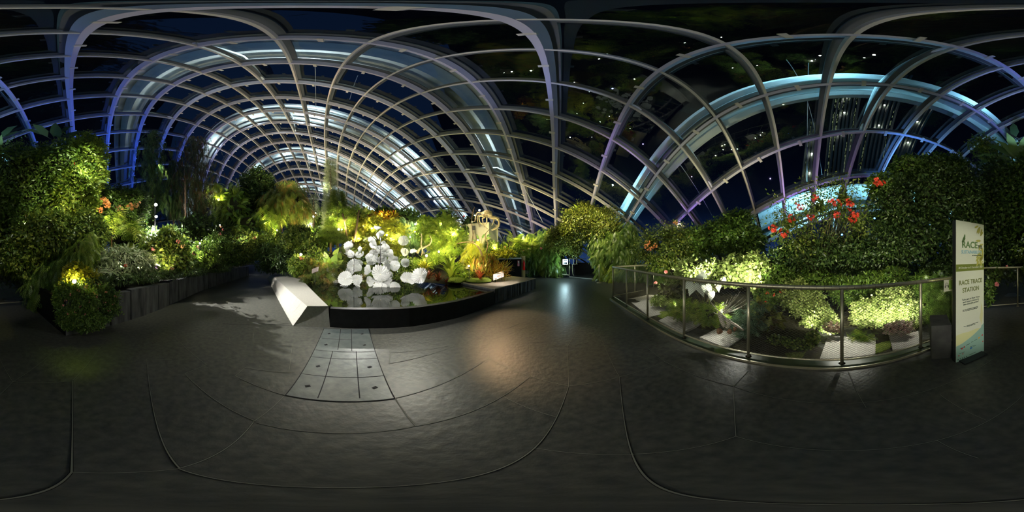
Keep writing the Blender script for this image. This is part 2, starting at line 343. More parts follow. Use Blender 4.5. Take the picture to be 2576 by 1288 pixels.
def leaf_arrays(tmpl, pos, axis, nrm, scale):
    tv, tf = TEMPL[tmpl]; tv = np.array(tv, float); n = len(pos)
    X = axis / (np.linalg.norm(axis, axis=1, keepdims=True) + 1e-9)
    Y = np.cross(nrm, X); Y /= (np.linalg.norm(Y, axis=1, keepdims=True) + 1e-9); Z = np.cross(X, Y)
    V = pos[:, None, :] + scale[:, None, None] * (tv[None, :, 0:1] * X[:, None, :] + tv[None, :, 1:2] * Y[:, None, :] + tv[None, :, 2:3] * Z[:, None, :])
    k = len(tv); V = V.reshape(-1, 3)
    ls = np.array([len(f) for f in tf]); flat = np.concatenate([np.array(f) for f in tf])
    loops = (flat[None, :] + (np.arange(n) * k)[:, None]).reshape(-1); sizes = np.tile(ls, n)
    return V, loops, sizes, k
def mesh_np(name, V, loops, sizes, tone, mats, midx=None):
    me = bpy.data.meshes.new(name); me.vertices.add(len(V)); me.vertices.foreach_set('co', V.astype(np.float32).ravel())
    me.loops.add(len(loops)); me.loops.foreach_set('vertex_index', loops.astype(np.int32))
    me.polygons.add(len(sizes)); st = np.zeros(len(sizes), np.int32); st[1:] = np.cumsum(sizes)[:-1]
    me.polygons.foreach_set('loop_start', st); me.polygons.foreach_set('loop_total', sizes.astype(np.int32))
    for m in mats: me.materials.append(m)
    if midx is not None: me.polygons.foreach_set('material_index', midx.astype(np.int32))
    a = me.attributes.new('tone', 'FLOAT', 'POINT'); a.data.foreach_set('value', tone.astype(np.float32))
    me.update(calc_edges=True); return me
def foliage(name, pos, axis, nrm, scale, tmpl, cols, origin, core=None, rough=.34, trans=.3, parent=None, tone=None):
    V, loops, sizes, k = leaf_arrays(tmpl, pos, axis, nrm, scale)
    if tone is None: tone = RNG.random(len(pos))
    tone = np.repeat(tone, k); mats = [leafmat(cols, rough, trans)]; midx = np.zeros(len(sizes))
    if core is not None and core.v:
        cv = np.array(core.v, float); cl = np.concatenate([np.array(f) for f in core.f]) + len(V); cs = np.array([len(f) for f in core.f])
        V = np.concatenate([V, cv]); loops = np.concatenate([loops, cl]); midx = np.concatenate([midx, np.ones(len(cs))]); sizes = np.concatenate([sizes, cs]); tone = np.concatenate([tone, np.zeros(len(cv))]); mats.append(M['core'])
    me = mesh_np(name, V - np.array(origin), loops, sizes, tone, mats, midx)
    o = bpy.data.objects.new(name, me); col.objects.link(o)
    if parent is not None: o.parent = parent
    else: o.location = origin
    return o

# colour sets (albedo)
GR = dict(
    mid=((.05, .11, .015), (.12, .22, .03), (.24, .34, .06)),
    dark=((.02, .05, .012), (.05, .10, .02), (.12, .18, .04)),
    bright=((.12, .22, .02), (.26, .38, .04), (.46, .52, .08)),
    yellow=((.30, .34, .02), (.50, .46, .03), (.62, .56, .06)),
    pale=((.24, .34, .08), (.44, .54, .16), (.66, .72, .30)),
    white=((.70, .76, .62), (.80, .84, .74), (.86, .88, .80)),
    red=((.26, .05, .02), (.34, .16, .04), (.20, .26, .04)),
    rust=((.06, .10, .015), (.14, .20, .03), (.20, .24, .04), (.30, .15, .04)),
    blue=((.05, .12, .07), (.12, .24, .13), (.26, .38, .20)),
    mix=((.04, .09, .01), (.14, .22, .03), (.36, .40, .07)),
    silver=((.20, .28, .12), (.34, .40, .20), (.50, .52, .32)),
)
FL = {c: mat(c + '_petals', v, .5) for c, v in dict(orange=(.85, .30, .10), red=(.80, .05, .02), pink=(.78, .22, .22), white=(.85, .8, .7), peach=(.85, .45, .25)).items()}
def blossom_cluster(loc, r, m, parent, n=10, size=.05, seed=0):
    rr = random.Random(seed); mb = MB()
    for _ in range(n):
        d = Vector((rr.gauss(0, 1), rr.gauss(0, 1), rr.gauss(0, 1))).normalized(); c = Vector(loc) + d * r * rr.uniform(.3, 1)
        d = (d + (Vector((0, 0, EYE)) - c).normalized() * .8).normalized(); u = d.orthogonal().normalized(); w = d.cross(u)
        for k in range(5):
            a = 2 * PI * k / 5; b = a + .55; q = a - .55
            mb.add([c, c + (u * math.cos(q) + w * math.sin(q)) * size * .8 + d * size * .3, c + (u * math.cos(a) + w * math.sin(a)) * size * 1.25 + d * size * .2, c + (u * math.cos(b) + w * math.sin(b)) * size * .8 + d * size * .3], [(0, 1, 2, 3)])
    return mb.build('blossom', m, parent)

def shrub(name, label, cat, lobes, leaf='broad', size=.1, cover=1.3, cols='mid', droop=.2, flowers=(), fcol='orange', fn=9, fs=.045, fr=.14, core=.70, group=None, trunk=None, deep=.8, up=.3, kind=None, maxn=26000, trans=.3, rough=.34, ax=None, jitter=.26):
    """lobes: (x, y, d, rx, ry) seen as directions and angular sizes, built as ellipsoids of real size at distance d"""
    L = []; size *= 1.08
    for lb in lobes:
        x, y, d, rx, ry = lb[:5]; c = P(x, y, d); k = d * .00244
        a = rx * k; b = ry * k / max(.35, math.cos(el(y)) ** 2); L.append((np.array(c), a, min(max(a, b * .6) * deep, a * 1.3), b, az(x)))
    parts = []; tot = sum(a * c for _, a, b, c, _ in L); area = {'broad': .22, 'wide': .32, 'long': .16, 'round': .6, 'frond': .20, 'hang': .14, 'strap': .07, 'needle': .10, 'heart': .5, 'blade': .04, 'bigleaf': .24}[leaf]
    n = int(min(maxn, cover * 5.0 * PI * tot / (size * size * area)))
    Ps, Ns = [], []
    for c, a, b, h, th in L:
        m = max(30, int(n * a * h / tot)); D = RNG.normal(size=(m, 3)); D /= np.linalg.norm(D, axis=1, keepdims=True)
        # local frame: u across the view, w away, z up; two thirds of the leaves face the paths
        u = np.array([math.cos(th), -math.sin(th), 0]); w = np.array([math.sin(th), math.cos(th), 0])
        flip = (D[:, 1] > 0) & (RNG.random(m) < .6); D[flip, 1] *= -1
        lump = 1 + .13 * np.sin(D[:, 0] * 6 + c[0] * 3) * np.sin(D[:, 2] * 7 + c[2] * 2) + .10 * np.sin(D[:, 0] * 13 + c[1]) * np.cos(D[:, 2] * 12) + .07 * np.sin(D[:, 1] * 17 + D[:, 0] * 9) * np.cos(D[:, 2] * 19)
        rad = (lump * (1 + RNG.normal(size=m) * jitter * .28 - np.abs(RNG.normal(size=m)) * jitter * .6 + (RNG.random(m) < .03) * .12))
        q = c + (u[None] * (D[:, :1] * a) + w[None] * (D[:, 1:2] * b) + np.array([0, 0, 1.])[None] * (D[:, 2:] * h)) * rad[:, None]
        nn = u[None] * (D[:, :1] / a) + w[None] * (D[:, 1:2] / b) + np.array([0, 0, 1.])[None] * (D[:, 2:] / h); nn /= np.linalg.norm(nn, axis=1, keepdims=True)
        keep = np.ones(m, bool)
        for c2, a2, b2, h2, th2 in L:
            if c2 is c: continue
            r = q - c2; u2 = np.array([math.cos(th2), -math.sin(th2), 0]); w2 = np.array([math.sin(th2), math.cos(th2), 0])
            keep &= ((r @ u2 / a2) ** 2 + (r @ w2 / b2) ** 2 + (r[:, 2] / h2) ** 2) > .62
        keep &= q[:, 2] > .02
        Ps.append(q[keep]); Ns.append(nn[keep])
    pos = np.concatenate(Ps); nrm = np.concatenate(Ns); m = len(pos)
    rnd = RNG.normal(size=(m, 3)) * .55
    if ax is not None: axis = np.array(ax)[None] + rnd * .5 + nrm * .35
    else: axis = nrm * .6 + rnd + np.array([0, 0, -droop])[None]
    up_ = nrm * .9 + np.array([0, 0, up])[None] + RNG.normal(size=(m, 3)) * .35
    scale = size * (.7 + .6 * RNG.random(m))
    cm = None
    if core:
        cm = MB()
        for i, (c, a, b, h, th) in enumerate(L):
            k0 = len(cm.v); cm.ball((0, 0, 0), 1, 18, 12, .08, i)
            for j in range(k0, len(cm.v)):
                x_, y_, z_ = cm.v[j]; x_, y_, z_ = x_ * a * core, y_ * b * core, z_ * h * core
                cm.v[j] = (c[0] + x_ * math.cos(th) + y_ * math.sin(th), c[1] - x_ * math.sin(th) + y_ * math.cos(th), max(c[2] + z_, 0.01))
    zlo = min(c[2] - h for c, a, b, h, th in L); c0 = np.mean([c for c, *_ in L], axis=0); org = (c0[0], c0[1], max(0, zlo))
    o = foliage(name, pos, axis, up_, scale, leaf, GR[cols] if isinstance(cols, str) else cols, org, cm, rough, trans)
    tag(o, label, cat, group, kind)
    for i, f in enumerate(flowers):
        blossom_cluster(P(*f[:3]), fr, FL[fcol if len(f) < 4 else f[3]], o, fn, fs, i)
    if trunk:
        for tr in trunk:
            pts = [P(*q[:3]) if not isinstance(q, Vector) else q for q in tr[0]]; t = MB()
            n_ = len(pts); t.tube(pts, [tr[1] * (1 - .4 * i / max(1, n_ - 1)) for i in range(n_)], 8); t.build('trunk', M['bark'], o, True)
    return o

_n = M['rough_stone'].node_tree; _t = next(n for n in _n.nodes if n.type == 'TEX_COORD'); _q = next(n for n in _n.nodes if n.type == 'TEX_NOISE')
_m = _n.nodes.new('ShaderNodeMapping'); _m.inputs['Scale'].default_value = (1, 1, .22); _n.links.new(_t.outputs['Object'], _m.inputs[0]); _n.links.new(_m.outputs[0], _q.inputs['Vector'])

SHELL = '''-529,-3455,-218,-344,-3257,-142,-165,-3058,-68,9,-2857,2,174,-2653,67,331,-2446,127,476,-2235,179,609,-2019,223,729,-1800,259,839,-1578,286,936,-1356,304,1021,-1137,310,1095,-924,304,1160,-720,283,1220,-527,247,1279,-343,194,1341,-167,129,1406,7,54,1473,183,-26,1538,367,-107,1599,562,-190,1656,769,-275,1707,986,-365,1754,1212,-458,1795,1444,-554,1832,1679,-654,1864,1918,-757,1893,2158,-864,1917,2399,-975;-797,-3313,-263,-603,-3127,-158,-415,-2939,-57,-232,-2748,39,-57,-2553,129,108,-2353,212,262,-2147,285,403,-1935,349,529,-1719,402,640,-1501,445,735,-1283,474,816,-1068,490,886,-860,491,948,-663,475,1007,-477,439,1067,-302,384,1129,-132,314,1193,38,235,1259,210,156,1324,390,75,1387,580,-10,1446,784,-100,1499,997,-193,1546,1220,-291,1587,1448,-393,1622,1681,-499,1653,1916,-609,1679,2154,-721,1700,2392,-836;-1062,-3167,-280,-860,-2992,-153,-662,-2814,-30,-471,-2633,88,-289,-2446,199,-117,-2254,302,42,-2054,394,187,-1848,475,317,-1636,545,429,-1422,602,521,-1209,644,597,-1000,670,665,-799,676,727,-608,663,789,-428,627,851,-259,570,912,-93,498,974,76,420,1037,248,338,1101,424,254,1165,611,164,1226,809,72,1280,1018,-24,1329,1236,-126,1371,1460,-234,1407,1690,-346,1438,1922,-462,1463,2156,-580,1483,2392,-699;-1322,-3018,-268,-1111,-2852,-123,-907,-2683,16,-709,-2510,151,-522,-2331,278,-346,-2147,397,-185,-1955,504,-39,-1756,601,91,-1550,686,203,-1341,758,294,-1133,812,366,-933,846,433,-740,858,501,-556,845,567,-381,809,631,-213,752,689,-47,684,748,121,605,809,293,519,870,470,429,933,652,335,995,844,241,1052,1047,141,1103,1260,35,1147,1480,-78,1186,1705,-195,1219,1934,-315,1245,2165,-438,1265,2399,-564;-1569,-2859,-216,-1354,-2702,-64,-1146,-2542,85,-945,-2378,228,-756,-2209,366,-578,-2033,497,-417,-1849,617,-273,-1658,728,-146,-1460,826,-37,-1259,910,54,-1058,976,129,-866,1016,201,-681,1030,275,-503,1018,342,-331,984,405,-163,930,462,5,862,520,173,782,577,344,694,634,520,603,694,701,506,755,889,406,814,1086,302,868,1293,192,916,1507,75,959,1728,-45,995,1952,-169,1024,2181,-298,1047,2412,-431;-1793,-2686,-125,-1581,-2540,27,-1376,-2391,175,-1178,-2237,321,-991,-2078,464,-817,-1911,601,-658,-1735,733,-516,-1552,856,-393,-1365,966,-287,-1176,1057,-196,-988,1126,-110,-802,1172,-28,-622,1190,47,-446,1181,114,-274,1148,175,-105,1097,232,62,1029,287,229,949,342,400,861,398,574,767,453,755,668,509,941,565,567,1133,458,625,1334,344,678,1543,226,725,1758,103,765,1979,-24,799,2203,-158,828,2432,-299;-1991,-2509,-23,-1791,-2372,127,-1596,-2232,276,-1409,-2088,423,-1230,-1937,569,-1062,-1780,711,-908,-1613,851,-768,-1439,985,-645,-1262,1104,-538,-1086,1199,-440,-911,1270,-346,-733,1318,-261,-556,1337,-187,-381,1330,-120,-207,1300,-60,-39,1249,-5,125,1182,50,291,1102,105,463,1013,159,637,919,211,814,820,260,998,716,316,1187,607,375,1382,493,433,1586,374,484,1797,250,529,2014,118,569,2234,-22,607,2459,-169;-2179,-2344,33,-1995,-2210,198,-1815,-2073,361,-1641,-1933,521,-1473,-1789,676,-1314,-1639,827,-1166,-1483,972,-1028,-1319,1113,-902,-1153,1237,-787,-990,1335,-682,-824,1406,-584,-654,1454,-497,-480,1474,-422,-306,1468,-356,-133,1438,-300,34,1386,-245,198,1318,-191,363,1238,-138,532,1150,-85,705,1055,-36,879,959,12,1059,857,65,1245,750,122,1438,636,181,1639,516,235,1845,390,286,2058,255,335,2274,111,381,2494,-40;-2375,-2181,41,-2206,-2047,236,-2041,-1911,424,-1879,-1774,607,-1723,-1634,781,-1573,-1491,944,-1430,-1344,1095,-1294,-1195,1233,-1163,-1044,1355,-1039,-892,1455,-923,-732,1531,-821,-566,1578,-735,-396,1597,-660,-225,1590,-596,-54,1558,-542,114,1504,-488,278,1436,-434,443,1357,-383,609,1271,-334,776,1180,-282,949,1085,-233,1128,984,-184,1313,875,-132,1505,761,-77,1702,642,-20,1904,517,38,2111,382,95,2323,238,150,2539,87;-2579,-1993,57,-2427,-1864,275,-2276,-1735,486,-2127,-1605,687,-1980,-1474,876,-1837,-1341,1050,-1697,-1207,1206,-1561,-1071,1343,-1426,-933,1461,-1294,-791,1560,-1171,-636,1637,-1065,-473,1685,-977,-306,1703,-903,-136,1694,-841,32,1659,-786,198,1605,-734,363,1536,-681,529,1458,-631,692,1375,-582,856,1287,-529,1027,1193,-479,1208,1090,-434,1392,982,-387,1580,870,-336,1773,752,-278,1972,628,-215,2174,497,-152,2382,358,-90,2594,208;-2811,-1767,96,-2669,-1655,327,-2527,-1542,549,-2385,-1428,761,-2244,-1312,959,-2104,-1194,1139,-1964,-1073,1299,-1824,-950,1437,-1686,-822,1554,-1551,-688,1650,-1425,-539,1724,-1315,-377,1773,-1222,-210,1792,-1149,-42,1781,-1089,126,1743,-1034,291,1688,-981,455,1619,-928,620,1543,-877,784,1460,-827,948,1373,-778,1117,1280,-729,1294,1180,-684,1477,1074,-639,1663,964,-592,1853,848,-538,2049,726,-476,2248,598,-408,2452,462,-337,2661,317;-3078,-1519,149,-2937,-1431,384,-2796,-1341,610,-2655,-1247,825,-2513,-1150,1027,-2371,-1049,1210,-2228,-942,1372,-2085,-829,1512,-1943,-710,1630,-1806,-581,1724,-1679,-436,1796,-1565,-276,1844,-1470,-110,1863,-1394,58,1851,-1333,225,1813,-1279,388,1756,-1225,552,1687,-1172,716,1610,-1121,881,1527,-1072,1048,1439,-1026,1216,1347,-981,1389,1250,-937,1568,1149,-891,1753,1041,-845,1942,927,-793,2136,807,-734,2333,682,-666,2535,549,-591,2741,407;-3372,-1287,201,-3225,-1220,436,-3078,-1149,662,-2931,-1074,878,-2784,-993,1079,-2637,-906,1263,-2490,-811,1426,-2344,-707,1566,-2199,-594,1685,-2060,-470,1781,-1930,-328,1853,-1815,-170,1899,-1718,-4,1916,-1640,163,1903,-1575,327,1865,-1518,490,1809,-1465,653,1739,-1414,816,1661,-1365,981,1577,-1319,1148,1488,-1275,1318,1396,-1232,1490,1303,-1189,1667,1206,-1143,1851,1101,-1097,2040,988,-1046,2233,868,-989,2429,745,-923,2630,614,-847,2835,475;-3673,-1105,247,-3517,-1046,480,-3362,-984,704,-3208,-917,917,-3054,-845,1116,-2902,-765,1299,-2751,-678,1460,-2602,-580,1600,-2454,-472,1720,-2311,-351,1819,-2179,-213,1892,-2062,-57,1937,-1964,108,1952,-1883,274,1937,-1816,436,1898,-1756,597,1842,-1702,758,1773,-1652,920,1695,-1606,1085,1611,-1563,1253,1521,-1522,1424,1429,-1480,1597,1338,-1437,1773,1244,-1392,1956,1142,-1346,2145,1030,-1296,2339,910,-1239,2536,785,-1175,2737,656,-1100,2943,522;-3967,-982,288,-3804,-918,515,-3643,-852,735,-3482,-782,943,-3323,-708,1139,-3166,-628,1318,-3011,-542,1477,-2859,-447,1615,-2708,-342,1736,-2563,-223,1836,-2428,-87,1911,-2308,66,1956,-2207,227,1969,-2123,389,1954,-2052,551,1914,-1992,711,1856,-1937,870,1787,-1888,1031,1709,-1844,1195,1625,-1804,1363,1535,-1765,1535,1445,-1725,1709,1354,-1683,1887,1262,-1640,2069,1163,-1594,2257,1053,-1544,2451,934,-1487,2650,809,-1422,2854,680,-1348,3063,546;-4252,-894,324,-4084,-820,544,-3918,-745,756,-3753,-666,958,-3589,-585,1148,-3428,-499,1323,-3270,-408,1479,-3115,-313,1615,-2962,-208,1735,-2815,-89,1834,-2678,47,1908,-2555,195,1954,-2449,351,1967,-2360,510,1951,-2287,670,1910,-2225,829,1851,-2171,987,1781,-2123,1148,1703,-2079,1312,1620,-2040,1480,1533,-2002,1652,1444,-1965,1827,1353,-1927,2005,1260,-1886,2187,1163,-1841,2374,1057,-1789,2570,941,-1730,2773,816,-1662,2981,687,-1587,3195,552;-4532,-825,352,-4360,-741,563,-4190,-655,768,-4021,-568,963,-3854,-478,1146,-3689,-384,1316,-3527,-287,1468,-3368,-185,1603,-3213,-75,1719,-3064,47,1816,-2925,182,1888,-2799,328,1931,-2690,480,1944,-2597,636,1927,-2521,794,1885,-2457,951,1826,-2402,1109,1757,-2353,1269,1681,-2311,1432,1599,-2272,1601,1513,-2235,1774,1425,-2201,1950,1334,-2165,2129,1240,-2125,2313,1142,-2079,2503,1038,-2026,2701,926,-1964,2906,804,-1893,3119,676,-1815,3336,542;-4812,-763,371,-4635,-673,574,-4460,-580,770,-4287,-485,958,-4115,-387,1136,-3946,-285,1300,-3780,-179,1448,-3618,-67,1579,-3460,53,1692,-3309,181,1784,-3168,318,1852,-3040,462,1893,-2927,612,1905,-2831,766,1887,-2751,921,1845,-2685,1077,1786,-2627,1235,1718,-2578,1395,1643,-2536,1558,1562,-2498,1727,1478,-2463,1901,1390,-2429,2078,1300,-2394,2260,1204,-2354,2447,1103,-2307,2642,999,-2251,2843,889,-2186,3052,772,-2114,3267,648,-2033,3488,517;-5090,-723,381,-4909,-625,577,-4729,-525,766,-4551,-421,947,-4374,-314,1118,-4201,-202,1277,-4031,-83,1419,-3865,41,1545,-3705,173,1652,-3551,311,1739,-3407,454,1802,-3275,600,1840,-3159,750,1849,-3060,901,1832,-2976,1053,1791,-2907,1207,1733,-2849,1365,1665,-2799,1525,1589,-2756,1689,1510,-2718,1859,1427,-2683,2033,1339,-2649,2213,1248,-2612,2399,1152,-2571,2591,1050,-2521,2791,944,-2463,2996,835,-2397,3208,721,-2322,3425,602,-2240,3647,478;-5366,-715,390,-5180,-605,578,-4995,-493,759,-4812,-377,933,-4631,-257,1096,-4454,-132,1247,-4280,0,1382,-4110,139,1500,-3946,284,1601,-3788,433,1681,-3641,586,1739,-3506,739,1772,-3385,891,1780,-3282,1041,1764,-3196,1190,1725,-3124,1342,1669,-3064,1498,1600,-3014,1659,1524,-2971,1824,1444,-2932,1994,1360,-2896,2171,1272,-2860,2354,1179,-2820,2545,1082,-2775,2743,979,-2722,2948,873,-2662,3159,764,-2594,3374,654,-2519,3593,541,-2436,3816,424;-5636,-740,404,-5446,-614,582,-5257,-485,753,-5070,-353,917,-4886,-217,1070,-4704,-75,1211,-4526,73,1337,-4352,227,1447,-4184,387,1539,-4022,550,1611,-3870,713,1663,-3730,876,1692,-3606,1034,1699,-3498,1185,1684,-3408,1333,1648,-3334,1483,1594,-3273,1636,1525,-3223,1796,1448,-3180,1961,1366,-3140,2133,1279,-3102,2313,1189,-3062,2502,1094,-3017,2699,994,-2967,2904,892,-2910,3114,786,-2847,3329,679,-2778,3548,572,-2702,3769,464,-2620,3993,356;-5900,-797,424,-5708,-650,589,-5516,-501,748,-5326,-348,899,-5139,-192,1041,-4953,-32,1170,-4771,134,1285,-4592,306,1383,-4418,481,1465,-4252,659,1530,-4094,836,1575,-3949,1009,1602,-3820,1174,1608,-3708,1331,1594,-3615,1481,1559,-3538,1629,1507,-3477,1780,1441,-3426,1936,1362,-3383,2101,1276,-3341,2276,1185,-3299,2461,1090,-3253,2657,991,-3202,2861,891,-3146,3072,788,-3085,3288,684,-3019,3508,580,-2948,3730,477,-2873,3953,375,-2793,4179,274'''

# ------------------------------------------------------------------ the dome: steel gridshell, glazing, outer arches
I0, J0 = -6, -16
S = np.array([[int(q) for q in r.split(',')] for r in SHELL.split(';')], float).reshape(22, 29, 3) / 100.0
NI, NJ = S.shape[:2]
def smooth_line(p, n=4):
    p = np.asarray(p); out = []
    for i in range(len(p) - 1):
        a = p[max(i - 1, 0)]; b = p[i]; c = p[i + 1]; d = p[min(i + 2, len(p) - 1)]
        if i == 0: a = 2 * b - c
        if i == len(p) - 2: d = 2 * c - b
        for k in range(n):
            t = k / n; out.append(.5 * ((2 * b) + (-a + c) * t + (2 * a - 5 * b + 4 * c - d) * t * t + (-a + 3 * b - 3 * c + d) * t ** 3))
    out.append(p[-1]); return np.array(out)
NRM = np.zeros_like(S)
for i in range(NI):
    for j in range(NJ):
        du = S[min(i + 1, NI - 1), j] - S[max(i - 1, 0), j]; dv = S[i, min(j + 1, NJ - 1)] - S[i, max(j - 1, 0)]
        q = np.cross(du, dv); q /= np.linalg.norm(q)
        if q @ (S[i, j] - np.array([-8, 4, -6.])) < 0: q = -q
        NRM[i, j] = q
def bar(mb, pts, nrm, off0, off1, w, sh=0.0):
    """a rectangular bar following pts; off0..off1 along the outward normal, width w across"""
    n = len(pts); k0 = len(mb.v); vs = []
    for i in range(n):
        t = pts[min(i + 1, n - 1)] - pts[max(i - 1, 0)]; t /= np.linalg.norm(t); s = np.cross(t, nrm[i]); s /= np.linalg.norm(s)
        for o_, e_ in ((off0, -w / 2), (off0, w / 2), (off1, w / 2), (off1, -w / 2)): vs.append(pts[i] + nrm[i] * o_ + s * (e_ + sh))
    fs = [(3, 2, 1, 0)]
    for i in range(n - 1):
        for k in range(4):
            a, b = 4 * i + k, 4 * i + (k + 1) % 4; fs.append((a, b, b + 4, a + 4))
    fs.append((4 * n - 4, 4 * n - 3, 4 * n - 2, 4 * n - 1)); mb.add(vs, fs)
ceiling = empty('ceiling', (0, 0, 0), 'steel gridshell dome with glass panes over the whole garden', 'glass dome', kind='structure')
def keep_above(p, n):
    ok = p[:, 2] > -1.2; return p[ok], n[ok]
for i in range(NI):
    p, n = keep_above(smooth_line(S[i]), smooth_line(NRM[i])); mb = MB(); bar(mb, p, n, 0, .36, .12 if i + I0 else .17); mb.build('arch_rib', M['steel_rib'], ceiling)
    mb = MB(); bar(mb, p, n, .55, .62, .27); mb.build('glazing_frame', M['frame'], ceiling)
for j in range(NJ):
    p, n = keep_above(smooth_line(S[:, j], 3), smooth_line(NRM[:, j], 3)); mb = MB(); bar(mb, p, n, .02, .24, .085); mb.build('purlin', M['steel'], ceiling)
    mb = MB(); bar(mb, p, n, .55, .62, .22); mb.build('glazing_frame', M['frame'], ceiling)
mb = MB()
for i in range(NI - 1):
    for j in range(NJ - 1):
        q = [S[a, b] + NRM[a, b] * .58 for a, b in ((i, j), (i + 1, j), (i + 1, j + 1), (i, j + 1))]
        if max(v[2] for v in q) < -.5: continue
        c = sum(q) / 4; n = np.cross(q[2] - q[0], q[3] - q[1]); n /= np.linalg.norm(n)
        q = [v - n * ((v - c) @ n) for v in q]   # each pane is a flat sheet
        mb.add([tuple(v) for v in q], [(0, 1, 2, 3)])
mb.build('glass_pane', M['glass'], ceiling)
# brackets on the ribs
mb = MB()
for i in range(3, NI - 2):
    for j in range(3, NJ - 4):
        a, b = S[i, j], S[i, j + 1]
        if a[2] < 2: continue
        c = a * .5 + b * .5 - NRM[i, j] * .05; t = (b - a) / np.linalg.norm(b - a); s = np.cross(t, NRM[i, j]); mb.box(c, (.30, .12, .06), Matrix((tuple(s), tuple(t), tuple(NRM[i, j]))).transposed())
tag(mb.build('sensor_bracket', M['steel'], ceiling), kind='stuff')

M['steel3'] = mat('grey_steel_plate', (.66, .72, .74), .5, (.80, .86, .86), nscale=1.5)
for n_, ii in enumerate((-5, -2, 2, 6, 10, 14)):
    k = ii - I0; p, n = keep_above(smooth_line(S[k]), smooth_line(NRM[k]))
    lab = ['outer white arch, short one beyond the far end behind the red-flowered shrub', 'wide cyan-lit outer arch over the railing', 'wide white outer arch next left of the topmost rib', 'second white outer arch over the pond', 'third white outer arch down the vault', 'last white outer arch at the end of the vault'][n_]
    oa = empty('outer_arch', (0, 0, 0), lab, 'outer arch', 'white steel arches outside the glass', 'structure')
    mb = MB(); bar(mb, p, n, 1.75, 2.7, .75); mb.build('arch_web', M['steel3'], oa)
    for sh in (-.52, .52):
        mb = MB(); bar(mb, p, n, 1.2, 1.55, .26, sh); mb.build('inner_chord', M['steel2'], oa)
    mb = MB(); bar(mb, p, n, 1.45, 1.52, .72, 0); mb.build('service_tray', M['steel3'], oa)
    for sh in (-.72, .72):
        mb = MB(); bar(mb, p, n, 2.7, 3.0, .34, sh); mb.build('outer_chord', M['steel2'], oa)
    mb = MB(); bar(mb, p, n, 2.86, 2.92, 1.2, 0); mb.build('outer_plate', M['steel3'], oa)
    for j in range(2, NJ - 1, 4):
        a = S[k, j] + NRM[k, j] * 1.3
        if a[2] < 1: continue
        for dk in (-1, 1):
            if 0 <= k + dk < NI:
                mb = MB(); mb.tube([a, S[k + dk, j] + NRM[k + dk, j] * .5], .07, 8); mb.build('strut', M['steel2'], oa)
    # light fittings on the arch flank
    side = -1 if ii in (-5,) else 1
    for j in range(3, NJ - 1, 3):
        c = S[k, j]
        if c[2] < 1.5: continue
        kk = min(max(k + (1 if ii <= 2 else -1), 0), NI - 1); q = S[kk, j] * .55 + S[k, j] * .45 + NRM[k, j] * .85
        cy = ((.30, .75, 1) if ii in (-2, -5) else (.75, .93, 1))
        pw = {-5: 340, -2: 120, 2: 55 if j < 12 else 120, 6: 90, 10: 110, 14: 90}[ii]
        lamp(q, pw * (9 if ii > 0 and j > 12 else 3.5), cy, .02, S[k, j] + NRM[k, j] * 2.4, 160, .3)
# cables of the outer structure
cb = empty('stay_cable', (0, 0, 0), 'thin white steel cables tied between the ribs and outer arches', 'cable', kind='structure')
def cable(a, b, r=.014):
    mb = MB(); mb.tube([a, b], r, 5); mb.build('cable', M['steel2'], cb)
cable(P(2034, 158, 6.5), P(2030, 462, 11.5), .02); cable(P(1978, 150, 6.0), P(2068, 440, 11.5)); cable(P(1700, 400, 11), P(1791, 542, 12.5), .02)
cable(P(792, 150, 5.5), P(795, 290, 13)); cable(P(1040, 210, 9), P(1120, 180, 7)); cable(P(880, 250, 10), P(900, 190, 9)); cable(P(1270, 400, 12), P(1366, 560, 13)); cable(P(1378, 300, 12), P(1560, 330, 12)); cable(P(2210, 640, 10), P(2330, 480, 11))
# ------------------------------------------------------------------ lit finned stand-ins for a slatted reflection in the dome glass
M['reflback'] = mat('reflection_back', (.02, .03, .03), .5)
M['reflglow'] = mat('reflection_glow', (.3, .35, .2), .5, emit=(.70, .85, .42), estr=.30)  # glowing cells imitate the lit slats mirrored in the glass
M['fin'] = mat('reflection_fin', (.10, .12, .10), .5)
def reflection(label, x0, x1, yb, yt, lean, d, nf):
    t = empty('slat_reflection', (0, 0, 0), label, 'building', 'reflection stand-ins outside the dome', 'thing')
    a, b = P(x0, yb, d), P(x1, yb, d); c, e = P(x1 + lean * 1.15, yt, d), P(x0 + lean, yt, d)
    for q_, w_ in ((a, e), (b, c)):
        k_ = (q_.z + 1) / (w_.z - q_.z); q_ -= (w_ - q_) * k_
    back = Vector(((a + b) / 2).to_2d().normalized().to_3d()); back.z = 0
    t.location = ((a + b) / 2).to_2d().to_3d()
    MB().hexa([a + back * 8, b + back * 8, b + back * .6, a + back * .6][::-1], [e + back * 8, c + back * 8, c + back * .6, e + back * .6][::-1]).build('wall', M['reflback'], t)
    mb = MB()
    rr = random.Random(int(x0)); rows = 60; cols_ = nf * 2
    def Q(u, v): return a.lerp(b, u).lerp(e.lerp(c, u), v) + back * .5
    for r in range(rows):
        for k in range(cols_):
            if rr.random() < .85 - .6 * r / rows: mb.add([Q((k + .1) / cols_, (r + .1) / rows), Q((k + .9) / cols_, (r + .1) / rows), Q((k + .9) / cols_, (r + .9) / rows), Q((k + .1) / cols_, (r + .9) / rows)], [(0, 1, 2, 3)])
    tag(mb.build('reflected_cell', M['reflglow'], t), kind='stuff')
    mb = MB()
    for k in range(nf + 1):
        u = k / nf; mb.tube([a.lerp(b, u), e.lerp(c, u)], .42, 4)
    mb.build('reflection_fin', M['fin'], t)
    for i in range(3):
        mb = MB(); mb.ball(Q(.5, .52 + .14 * i) - back * 1.2, .20, 8, 6); mb.build('lamp', M['lampglow'], t)  # glowing balls added to the reflection stand-in
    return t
reflection('narrow finned stand-in for a glass reflection, slimmest of the four', 2022, 2054, 420, 300, 16, 42, 4)
